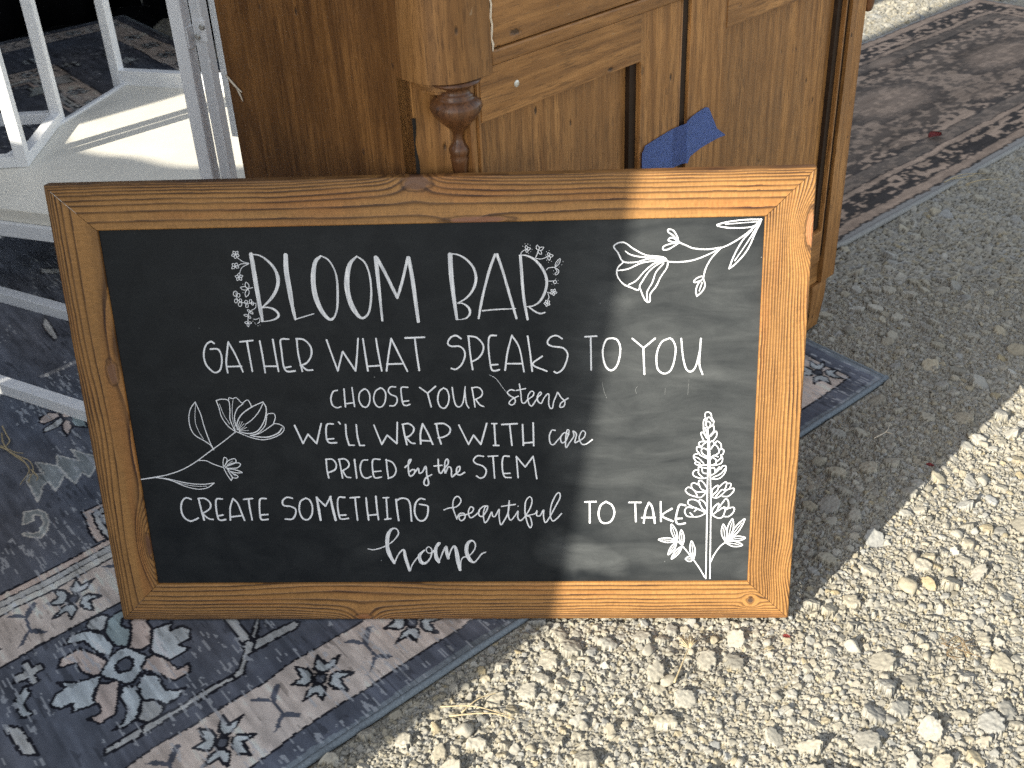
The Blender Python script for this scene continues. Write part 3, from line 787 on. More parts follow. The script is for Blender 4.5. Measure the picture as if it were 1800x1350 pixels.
# chipped pale paint in the drawer joint
def chip(bm):
    P = [(.0782 + .0012 * math.sin(k * 2.1), -.0062, .731 + k * .0075) for k in range(21)]
    add_tube(bm, P, [.0007 + .0008 * abs(math.sin(k * 1.7)) for k in range(21)], 6)
part('paint_chips', chip, PALE, dw)
def door(u0, u1, hinge_stile, left):
    D = part('door', lambda bm: None, OAK_V)
    bm = bmesh.new()
    z0, z1, y = .152, .7125, .012
    rail_h = .064
    s = .086
    if left: a, b = u0 + .006, u1 - s
    else: a, b = u0 + s, u1 - .006
    def rect(x0_, x1_, za, zb, yy): return [bm.verts.new(c_) for c_ in ((x0_, yy, za), (x1_, yy, za), (x1_, yy, zb), (x0_, yy, zb))]
    of, ob = rect(u0, u1, z0, z1, y - .01), rect(u0, u1, z0, z1, y + .01)
    nf, nb = rect(a, b, z0 + rail_h, z1 - rail_h, y - .01), rect(a, b, z0 + rail_h, z1 - rail_h, y + .01)
    for k_ in range(4):
        l_ = (k_ + 1) % 4
        bm.faces.new((of[k_], of[l_], nf[l_], nf[k_])); bm.faces.new((ob[l_], ob[k_], nb[k_], nb[l_]))
        bm.faces.new((of[l_], of[k_], ob[k_], ob[l_])); bm.faces.new((nf[k_], nf[l_], nb[l_], nb[k_]))
    bmesh.ops.recalc_face_normals(bm, faces=bm.faces)
    bmesh.ops.bevel(bm, geom=bm.edges[:], offset=.0014, segments=2, affect='EDGES')
    D.data = bm_mesh('door', bm); D.data.materials.append(OAK_V)
    part('door_rail', lambda q: add_box(q, ((a + b) / 2, y - .0103, z1 - rail_h / 2), (b - a, .0016, rail_h - .002), bevel=.0004), OAK_H, D)
    part('door_rail', lambda q: add_box(q, ((a + b) / 2, y - .0103, z0 + rail_h / 2), (b - a, .0016, rail_h - .002), bevel=.0004), OAK_H, D)
    part('door_panel', lambda q: add_box(q, ((a + b) / 2, y + .0075, (z0 + z1) / 2), (b - a - .001, .007, z1 - z0 - 2 * rail_h), bevel=0), OAK_V, D)
    part('reveal_shade_strip', lambda q: add_box(q, (b - .0072, y + .0005, (z0 + z1) / 2), (.0138, .0075, z1 - z0 - 2 * rail_h - .003), bevel=0), GAP_SHADE, D)  # dark strip stands in for the shade along the panel reveal
    return D
d1 = door(DL, DM - .012, 0, True)
d2 = door(DM + .009, DR, 0, False)
part('door_bead', lambda bm: add_tube(bm, [(DM - .0085, .0075, z) for z in np.linspace(.155, .71, 4)], .0045, 12), OAK_V, d1, True)
part('gap_shade_strip', lambda bm: add_box(bm, (DM + .0025, .016, .432), (.0118, .02, .556)), GAP_SHADE, d1)  # dark strip stands in for the shade between the doors
part('gap_shade_strip', lambda bm: add_box(bm, (DR + .0095, .020, .432), (.0185, .02, .556)), GAP_SHADE, d2)  # same painted shade beside the right post
# old split filled with dark putty along the side panel joint
def split(bm):
    P = [(-.0006, .0505 + .0012 * math.sin(k * 1.3),   .515 + k * .0105) for k in range(15)]
    add_tube(bm, P, [.0008 + .0017 * abs(math.sin(k * .55 + .3)) for k in range(15)], 6)
part('side_split', split, plain_mat('dark_putty', (.018, .016, .014), .8, .2), cab)

# blue masking tape bridging the two doors
def tape_pt(u, z, lift=0): 
    x, y = .487, .100
    return Vector((x + u * math.cos(CAB_AZ) + (lift) * math.sin(CAB_AZ), y + u * math.sin(CAB_AZ) - lift * math.cos(CAB_AZ), z))

def tape():
    # (u, z of upper edge, z of lower edge, height off the doors)
    prof = [(.3600, .5242, .486, .0022), (.3625, .5200, .486, .0012), (.3668, .5290, .483, .0008), (.385, .5312, .478, .0006), (.41, .5338, .476, .0006), (.4307, .5356, .476, .0006), (.4461, .5352, .4762, .0008), (.4607, .5350, .4748, .0015),
            (.4618, .5389, .4745, .0024), (.4655, .5398, .4728, .0026), (.4727, .5412, .4809, .0010), (.4850, .5432, .4832, .0006), (.4969, .5449, .4856, .0006), (.5062, .5459, .4868, .0008), (.5133, .5431, .4876, .0012), (.5247, .5237, .4886, .0016), (.5347, .5060, .4894, .0022), (.5447, .4985, .4898, .0030), (.5547, .4908, .4895, .0040)]
    bm = bmesh.new(); rows = []
    for u, zt, zb, l in prof:
        rows.append([bm.verts.new(tape_pt(u, zb + (zt - zb) * k / 4, -.002 + l + .0008 + .0003 * math.sin(k * 1.9))) for k in range(5)])
    for i, (a, b) in enumerate(zip(rows, rows[1:])):
        for k in range(4): bm.faces.new((a[k], b[k], b[k + 1], a[k + 1])).material_index = 1 if 5 <= i <= 6 else 0
    r = bmesh.ops.solidify(bm, geom=bm.faces[:], thickness=.00025)
    return bm_mesh('painters_tape', bm)
_tp = link('masking_tape', tape(), TAPE); _tp.data.materials.append(TAPE2)
tag(_tp, 'crumpled strip of blue masking tape stuck across the gap between the cabinet doors', 'tape')
# small pale splinter hooked on the cabinet side
bm = bmesh.new()
def side_pt(d, z, l=.003):
    return (.487 - d * math.sin(CAB_AZ) - l * math.cos(CAB_AZ), .100 + d * math.cos(CAB_AZ) - l * math.sin(CAB_AZ), z)
add_tube(bm, [side_pt(.437, .640), side_pt(.425, .632), side_pt(.414, .626), side_pt(.404, .622)], [.0012, .0018, .0016, .001], 6)
add_tube(bm, [side_pt(.416, .627), side_pt(.409, .617), side_pt(.405, .609)], [.0014, .0014, .0008], 6)
tag(link('wood_splinter', bm_mesh('wood_splinter', bm, True), PALE), 'tiny pale forked splinter stuck to the side of the cabinet', 'splinter')

# ------------------------------------------------------------------ white shelf unit behind the board
SZ = .20
shelf = empty('display_shelf', (-.2, 1.3, 0))
tag(shelf, 'low white metal display shelf with a cream top, partly sunlit, behind the chalkboard', 'shelf')
def wlink(name, me, mat, parent):
    # mesh given in world coordinates -> a child of parent with its own transform left at identity
    root = parent
    while root.parent: root = root.parent
    me.transform(root.matrix_basis.inverted()); me.update()
    return link(name, me, mat, parent)
def sw(name, build, mat, parent=shelf, smooth=False):
    bm = bmesh.new(); build(bm); return wlink(name, bm_mesh(name, bm, smooth), mat, parent)
BL_, FL_, FR_, BR_ = (-.537, 1.755), (-.692, 1.020), (.10, .778), (.25, 1.566)
sw('shelf_panel', lambda bm: add_prism(bm, [BL_, FL_, FR_, BR_], SZ - .026, SZ, .0012), CREAM)
AZ1 = R(-15)
def offs(p, a, b): return (p[0] + a * math.cos(AZ1) - b * math.sin(AZ1), p[1] + a * math.sin(AZ1) + b * math.cos(AZ1))
# front lip below the panel
sw('front_rail', lambda bm: add_bar(bm, (FL_[0], FL_[1] + .004, SZ - .042), (FR_[0], FR_[1] + .004, SZ - .042), .028, .030), WHITE)
sw('back_rail', lambda bm: add_bar(bm, (BL_[0] - .005, BL_[1] + .012, SZ + .013), (BR_[0], BR_[1] + .012, SZ + .013), .024, .05), WHITE)
sw('side_rail', lambda bm: add_bar(bm, (BL_[0] + .006, BL_[1], SZ - .012), (FL_[0] + .006, FL_[1], SZ - .012), .012, .034), WHITE)
def leg(p, z0, z1, w=.026): return lambda bm: add_box(bm, (p[0], p[1], (z0 + z1) / 2), (w, w, z1 - z0), AZ1, .0025)
sw('leg', leg((-.546, 1.768), -.004, 1.05), WHITE)
sw('leg', leg((-.026, .797), -.004, 1.05), WHITE)
sw('leg', leg((.004, .812), -.004, 1.05, .022), WHITE)
sw('leg', leg((.24, 1.575), -.004, 1.05), WHITE)
sw('leg', leg((-.68, 1.03), -.004, SZ - .03), WHITE)
sw('brace', lambda bm: add_box(bm, (.022, .846, .72), (.020, .006, .67), AZ1, .001), WHITE)
br = sw('bracket_plate', lambda bm: (add_box(bm, (-.0115, .7965, .582), (.0025, .027, .036), AZ1, .0008), add_box(bm, (.004, .7995, .590), (.024, .0025, .036), AZ1, .0008)), WHITE)
for dx, dy, dz in ((-.002, .7995, .580), (.009, .7965, .597)):
    def screw(bm):
        add_lathe(bm, [(.0055, 0), (.0055, .0015), (.004, .003), (.0012, .0032)], (0, 0, 0), 16)
        bm.transform(Matrix.Translation((dx, dy, dz)) @ Matrix.Rotation(AZ1, 4, 'Z') @ Matrix.Rotation(R(90), 4, 'X'))
    sw('screw', screw, STEEL, br)

# open white frame stand on the shelf
def frame_stand(name, loc, az, w, d, h, label, t=.026):
    root = empty(name, loc, (0, 0, az)); tag(root, label, 'display stand')
    P = [(0, 0), (0, d), (-w, d), (-w, 0)]
    for x, y in P:
        bm = bmesh.new(); add_box(bm, (x, y, h / 2), (t, t, h), 0, .0025); link('upright', bm_mesh('upright', bm), WHITE, root)
    for z in (t / 2, h - t / 2):
        for (a, b) in zip(P, P[1:] + P[:1]):
            bm = bmesh.new(); va, vb = Vector((*a, z)), Vector((*b, z)); dd = (vb - va).normalized() * (t / 2)
            add_bar(bm, va + dd, vb - dd, t - .001, t - .001, 0, .002); link('rail', bm_mesh('rail', bm), WHITE, root)
    return root
frame_stand('frame_stand', (-.573, 1.205, SZ), R(6), .36, .282, .95, 'tall open white metal frame stand standing on the left end of the low shelf')
frame_stand('frame_stand', (-.838, .985, -.003), R(6), .30, .26, 1.10, 'unseen white metal frame stand added left of the low shelf to cast a shadow bar')  # out of view, added for the second shadow bar on the shelf
# white base frame lying on the rug: two long rails and their end pieces
base = empty('base_frame', (-.3, .75, 0)); tag(base, 'white square tube base frame lying flat on the patterned rug left of the chalkboard', 'metal frame')
a26 = R(-26); d26 = Vector((math.cos(a26), math.sin(a26), 0)); n26 = Vector((-d26.y, d26.x, 0))
q1 = Vector((-.395, .872, .009)); q2 = Vector((-.234, .510, .009))
for q in (q1, q2): sw('rail', lambda bm: add_bar(bm, q - d26 * .62, q + d26 * .34, .024, .024), WHITE, base)
for s in (-.632, .352): sw('end_rail', lambda bm: add_bar(bm, q1 + d26 * s + n26 * .012, q2 + d26 * s - n26 * .012, .0235, .0235), WHITE, base)

# ------------------------------------------------------------------ added black tent at the back left: keeps sky light off the far rug
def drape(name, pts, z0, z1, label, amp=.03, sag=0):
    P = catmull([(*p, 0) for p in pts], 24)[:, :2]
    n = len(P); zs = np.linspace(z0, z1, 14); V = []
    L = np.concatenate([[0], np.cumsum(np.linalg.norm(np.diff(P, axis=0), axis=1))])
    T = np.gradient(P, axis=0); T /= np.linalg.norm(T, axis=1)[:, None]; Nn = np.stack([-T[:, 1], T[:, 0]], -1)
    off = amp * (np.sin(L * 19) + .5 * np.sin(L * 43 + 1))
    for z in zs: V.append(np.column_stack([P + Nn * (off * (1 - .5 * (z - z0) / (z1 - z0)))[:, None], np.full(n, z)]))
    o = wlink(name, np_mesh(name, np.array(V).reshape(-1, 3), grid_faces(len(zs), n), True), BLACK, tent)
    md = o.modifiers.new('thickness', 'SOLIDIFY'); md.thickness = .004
tent = empty('added_black_tent', (-1.3, 3.1, 0)); tag(tent, 'black cloth tent added to darken the far end of the patterned rug', 'tent')
drape('added_tent_back', [(-3.4, 1.35), (-2.4, 2.3), (-1.42, 3.0), (-1.06, 3.42)], -.01, 2.25, '')
drape('added_tent_side', [(-1.06, 3.42), (-.80, 3.10), (-.48, 2.66), (-.15, 2.2)], -.01, 2.25, '')
sw('dark_ground_sheet', lambda bm: add_prism(bm, [(-3.4, 1.3), (-1.06, 3.46), (-.10, 2.2), (-.42, 1.98), (-2.2, .9)], -.0125, -.0105), BLACK, tent)  # black sheet added so the ground past the rug stays dark
sw('sky_block_cloth', lambda bm: add_prism(bm, [(-3.4, 1.3), (-1.06, 3.45), (-.12, 2.2), (-1.1, 1.75), (-2.2, .9)], 2.26, 2.28), BLACK, tent)  # unseen roof added to block the sky over the far rug
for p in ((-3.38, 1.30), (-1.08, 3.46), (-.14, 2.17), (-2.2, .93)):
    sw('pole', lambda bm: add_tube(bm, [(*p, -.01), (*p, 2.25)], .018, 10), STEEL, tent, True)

# ------------------------------------------------------------------ unseen screens added towards the sun (behind and left of the camera): they cast the big shade
A46 = R(46); TD = np.array((math.cos(A46), math.sin(A46))); SD = np.array((math.sin(A46), -math.cos(A46)))
T0 = -1.3
def added_shade_wall(s0, s1, h, label, top=None):
    root = empty('added_shade_wall', (*(SD * (s0 + s1) / 2 + TD * T0), 0)); tag(root, label, 'added shade wall');     n, m = 40, 30; S = np.linspace(s0, s1, n); V = []
    for j in range(m):
        f_ = j / (m - 1); z = .02 + (h - .02) * f_
        zz = z + (top(S) * f_ if top else 0)
        edge_ = np.clip(np.minimum(S - s0, s1 - S) / .1, 0, 1)
        V.append(np.column_stack([S[:, None] * SD + (T0 + .025 * np.sin(S * 21) * edge_ * (1 - .3 * f_))[:, None] * TD, np.zeros(n) + zz]))
    o = wlink('canvas', np_mesh('canvas', np.array(V).reshape(-1, 3), grid_faces(m, n), True), CANVAS, root)
    o.modifiers.new('thickness', 'SOLIDIFY').thickness = .004
    for s in (s0 + .02, s1 - .02):
        c = s * SD + (T0 - .03) * TD
        sw('pole', lambda bm: add_tube(bm, [(*c, 0), (*c, h)], .02, 10), STEEL, root, True)
    return root
added_shade_wall(-.715, .431, 3.8, 'tall grey canvas screen added out of view to cast the shadow across the chalkboard')
added_shade_wall(-1.40, -.72, 1.05, 'low grey canvas screen added between the two tall ones to shape the shelf shade', lambda S: .11 * np.clip((S + 1.16) / .44, 0, 1))
added_shade_wall(-4.4, -1.405, 3.8, 'wide tall grey canvas screen added out of view for shade, furthest from the chalkboard')

# ------------------------------------------------------------------ chalkboard sign
LEAN, BW, BH, FW, TH = .18864, .914, .6087, .0565, .017
board = empty('chalkboard_sign', (0, 0, 0), (math.pi / 2 - LEAN, 0, 0))
tag(board, 'pine framed chalkboard with white hand lettering reading BLOOM BAR, leaning on the cabinet', 'chalkboard')
EARLY, LATE, RED_ = np.array((.340, .172, .054)), np.array((.036, .015, .007)), np.array((.30, .12, .04))
def rail_mesh(name, L, lines, bumps, seed, place, tone=1.0, spots=()):
    """mitred member: t = distance from the outer edge (0..FW), s = along it; brushed grain with raised latewood"""
    tt = np.concatenate([[0, 0], [.0006], np.linspace(.0016, FW - .0014, 92), [FW - .0004], [FW, FW]])
    zz = np.concatenate([[-TH, -.0022], [-.0006], np.zeros(92), [-.0006], [-.0020, -.0075]])
    k = np.linspace(0, 1, int(L / .0014))
    T, K = np.meshgrid(tt, k, indexing='ij')
    S = T + .00035 + (L - 2 * T - .0007) * K
    Zp = np.repeat(zz[:, None], len(k), 1)
    lat = T + np.where(Zp < -.003, -.004 * (Zp + .003) / -.014 * 1.0, 0)
    tm, sm = lat * 1000, S * 1000
    ph = tm + 1.6 * fbm(sm / 130, tm / 60, seed, 3) + .35 * vnoise(sm / 16, tm / 5, seed + 5)
    for (A, s0, Ls, t0, wt) in bumps: ph = ph + A * np.exp(-((sm - s0) / Ls) ** 2 - ((tm - t0) / wt) ** 2)
    lines = np.array(lines, float)
    idx = np.clip(np.searchsorted(lines, ph), 1, len(lines) - 1)
    nxt, prv = lines[idx], lines[idx - 1]
    a = np.clip(ph - prv if seed == 301 else nxt - ph, 0, 50); sp = np.maximum(nxt - prv, 1)
    sharp = np.exp(-((a - .9) / (.95 + .10 * sp)) ** 2)
    dark = np.clip(np.maximum(sharp, .70 * np.exp(-a / (.24 * sp + .5)) * (a > .25)), 0, 1)
    dark *= .82 + .25 * vnoise(sm / 40, tm / 6, seed + 9)
    tick = vnoise(sm / 1.5, tm / 5.0, seed + 11); fib = vnoise(sm / 30, tm / .7, seed + 13)
    blot = fbm(sm / 90, tm / 18, seed + 15, 3)
    col = EARLY * (1 + (.15 * tick * (1 - dark) + .10 * fib + .16 * blot))[..., None] * tone
    col = col * (1 - .97 * dark[..., None]) + LATE * .97 * dark[..., None]
    rd = np.clip(fbm(sm / 160, tm / 22, seed + 21, 3) * 2.0 - .25, 0, 1)[..., None] * .35
    col = col * (1 - rd) + col * np.array((1.05, .72, .55)) * rd
    for (s0, t0, rs, rt, cc) in spots:
        d = np.hypot((sm - s0) / rs, (tm - t0) / rt) + .22 * fbm(sm / 5, tm / 5, seed + 31, 3)
        m_ = (1 - sstep(.7, 1.1, d))[..., None]; col = col * (1 - m_) + np.array(cc) * m_
        r_ = (np.exp(-((d - 1.15) / .16) ** 2) * .7)[..., None]; col = col * (1 - r_) + LATE * r_
    front = Zp > -.001
    rel = (.00060 * dark + .00010 * tick - .0004) * front
    wear = np.clip(vnoise(sm / 9, tm * 0 + 1, seed + 41), 0, 1) * .0006
    rim = (np.abs(Zp + .0006) < 1e-5)
    Z = Zp + rel - np.where(rim, wear, 0)
    Z = np.minimum(Z, .0003)
    col[(Zp < -.0019) & (Zp > -.0021)] *= np.array((1.25, 1.15, 1.0))
    me = np_mesh(name, place(S, T, Z).reshape(-1, 3), grid_faces(*T.shape), True, np.clip(col, .01, .7).reshape(-1, 3))
    return me
PINE = attr_mat('brushed_pine', .52, .35, (1500, 1500, 500), .10, .25, .0004)
def oriented(me):
    bm = bmesh.new(); bm.from_mesh(me)
    if bm.faces and sum(f.normal.z * f.calc_area() for f in bm.faces) < 0: bmesh.ops.reverse_faces(bm, faces=bm.faces)
    bm.to_mesh(me); bm.free()
    return me
ext = lambda l: list(np.arange(-60, l[0] - 1, 4.2)) + l + [l[-1] + 6.5 * k for k in range(1, 12)]
top_l = ext([1.2, 4.2, 8.0, 12.2, 18.4, 24.6, 33.0, 45.0, 58.0])
bot_l = ext([1.6, 4.2, 6.6, 9.4, 12.8, 16.6, 21.5, 26.5, 32.5, 39.5, 47.5])
lef_l = ext([2.6, 5.4, 8.4, 12.5, 18.0, 27.5, 60.0])
rig_l = list(np.arange(-60, 26, 5.2)) + list(np.arange(27.5, 90, 3.5))
rails = [
    ('frame_rail', BW, top_l, [(15, 446, 24, 0, 19), (5, 446, 85, 12, 22), (-8, 500, 30, 52, 8), (2.5, 700, 120, 40, 20)], 301,
     lambda s, t, z: np.stack([s, BH - t, z], -1), .97, [(449, 7, 17, 9, (.16, .085, .05)), (520, 53, 36, 4.5, (.22, .10, .055))]),
    ('frame_rail', BW, bot_l, [(16, 338, 22, 0, 17), (6, 338, 80, 8, 25), (-7, 320, 110, 50, 14), (9, 862, 11, 21, 5), (-9, 862, 11, 36, 6)], 401,
     lambda s, t, z: np.stack([s, t, z], -1), 1.0, [(338, 4, 11, 5, (.24, .10, .035)), (862, 28.5, 4.5, 4.2, (.075, .045, .03))]),
    ('frame_rail', BH, lef_l, [(42, 118, 55, 57, 21), (15, 400, 85, 48, 13), (-5, 290, 90, 22, 14), (6, 250, 40, 57, 14)], 501,
     lambda s, t, z: np.stack([t, s, z], -1), .93, [(118, 54, 17, 4, (.13, .06, .03)), (368, 45, 16, 6.5, (.17, .085, .045))]),
    ('frame_rail', BH, rig_l, [(-40, 536, 34, -3, 22), (-12, 470, 90, 0, 20), (-15, 70, 40, 0, 20), (-7, 150, 60, 0, 12), (5, 40, 30, 30, 20)], 601,
     lambda s, t, z: np.stack([BW - t, s, z], -1), 1.02, [(536, 3, 22, 6, (.34, .15, .065))]),
]
for nm, L, ln, bp, sd, pl_, tn, sp_ in rails:
    link(nm, oriented(rail_mesh(nm, L, ln, bp, sd, pl_, tn, sp_)), PINE, board)
bm = bmesh.new(); add_box(bm, (BW / 2, BH / 2, -.0135), (BW - .06, BH - .06, .0045)); link('backing_board', bm_mesh('backing_board', bm), OAK_H, board)

# slate coloured panel with rubbed-out chalk and a painted lift on the sunlit side
N = NT('chalkboard_paint')
tc = N.n('ShaderNodeTexCoord'); oc = tc.outputs['Object']
def ell(cx, cy, rx, ry, ang, soft=.0):
    mp = N.n('ShaderNodeMapping', vector_type='TEXTURE')
    mp.inputs['Location'].default_value = (cx, cy, 0); mp.inputs['Rotation'].default_value = (0, 0, ang); mp.inputs['Scale'].default_value = (rx, ry, 1)
    wob = N.n('ShaderNodeMix', data_type='VECTOR'); nz = N.n('ShaderNodeTexNoise'); N.l(oc, nz.inputs['Vector']); N.set(nz, Scale=9.0, Detail=3.0)
    add = N.n('ShaderNodeVectorMath', operation='MULTIPLY_ADD'); N.l(nz.outputs[1], add.inputs[0]); add.inputs[1].default_value = (.12, .08, 0); N.l(oc, add.inputs[2])
    sub = N.n('ShaderNodeVectorMath', operation='SUBTRACT'); N.l(add.outputs[0], sub.inputs[0]); sub.inputs[1].default_value = (.06, .04, 0)
    N.l(sub.outputs[0], mp.inputs[0])
    sp = N.n('ShaderNodeSeparateXYZ'); N.l(mp.outputs[0], sp.inputs[0])
    r2 = N.math('ADD', N.math('MULTIPLY', sp.outputs[0], sp.outputs[0]), N.math('MULTIPLY', sp.outputs[1], sp.outputs[1]))
    return N.ramp(r2, [(soft, 1.0), (1.0, 0.0)], 'EASE')
streak_map = N.n('ShaderNodeMapping'); streak_map.inputs['Rotation'].default_value = (0, 0, R(-8)); streak_map.inputs['Scale'].default_value = (1.0, 4.0, 1.0); N.l(oc, streak_map.inputs[0])
st1 = N.noise(streak_map.outputs[0], 9, 6, .62, .7); st2 = N.noise(oc, 26, 5, .6, .5); grit = N.noise(oc, 900, 2, .6)
sm = None
for e, w in ((ell(.765, .30, .19, .36, R(6), .25), .36), (ell(.745, .352, .105, .075, R(-12)), .50), (ell(.715, .395, .075, .05, R(25)), .45), (ell(.69, .44, .05, .035, R(20)), .45), (ell(.80, .31, .06, .09, R(0)), .2), (ell(.655, .100, .085, .042, R(-14)), .52), (ell(.845, .075, .035, .03, R(30)), .35), (ell(.86, .43, .05, .08, R(10)), .2), (ell(.37, .10, .06, .02, R(10)), .12)):  # widest ellipse: chalk haze also lifting the sunlit side; others are smears
    q = N.math('MULTIPLY', e, w); sm = q if sm is None else N.math('MAXIMUM', sm, q)
sm = N.math('MULTIPLY', sm, N.ramp(st1, [(.30, .35), (.68, 1.0)]))
allover = N.math('MULTIPLY', N.ramp(st2, [(.35, 0.0), (.75, 1.0)]), .07)
rub = N.math('MULTIPLY', N.ramp(st1, [(.55, 0.0), (.72, 1.0)]), .035)
chalk_and_sun = N.math('ADD', N.math('ADD', sm, allover), rub, clamp=True)
c = N.mix(chalk_and_sun, (.0088, .0112, .0138), (.130, .138, .138))
c = N.mix(1.0, c, N.ramp(grit, [(.2, .86), (.8, 1.14)]), 'MULTIPLY')
speck = N.noise(oc, 260, 1, .5)
c = N.mix(N.math('MULTIPLY', N.ramp(speck, [(.835, 0.0), (.85, 1.0)]), .5), c, (.4, .42, .42))
N.base(c, N.ramp(st2, [(.3, .40), (.7, .50)]), .14)
N.bump(N.math('ADD', grit, N.math('MULTIPLY', st1, .6)), .06, .0006)
bm = bmesh.new(); PZF = -.0048
add_box(bm, (BW / 2, BH / 2, PZF - .003), (BW - 2 * FW + .010, BH - 2 * FW + .010, .006))
panel = link('slate_panel', bm_mesh('slate_panel', bm), N.m, board)

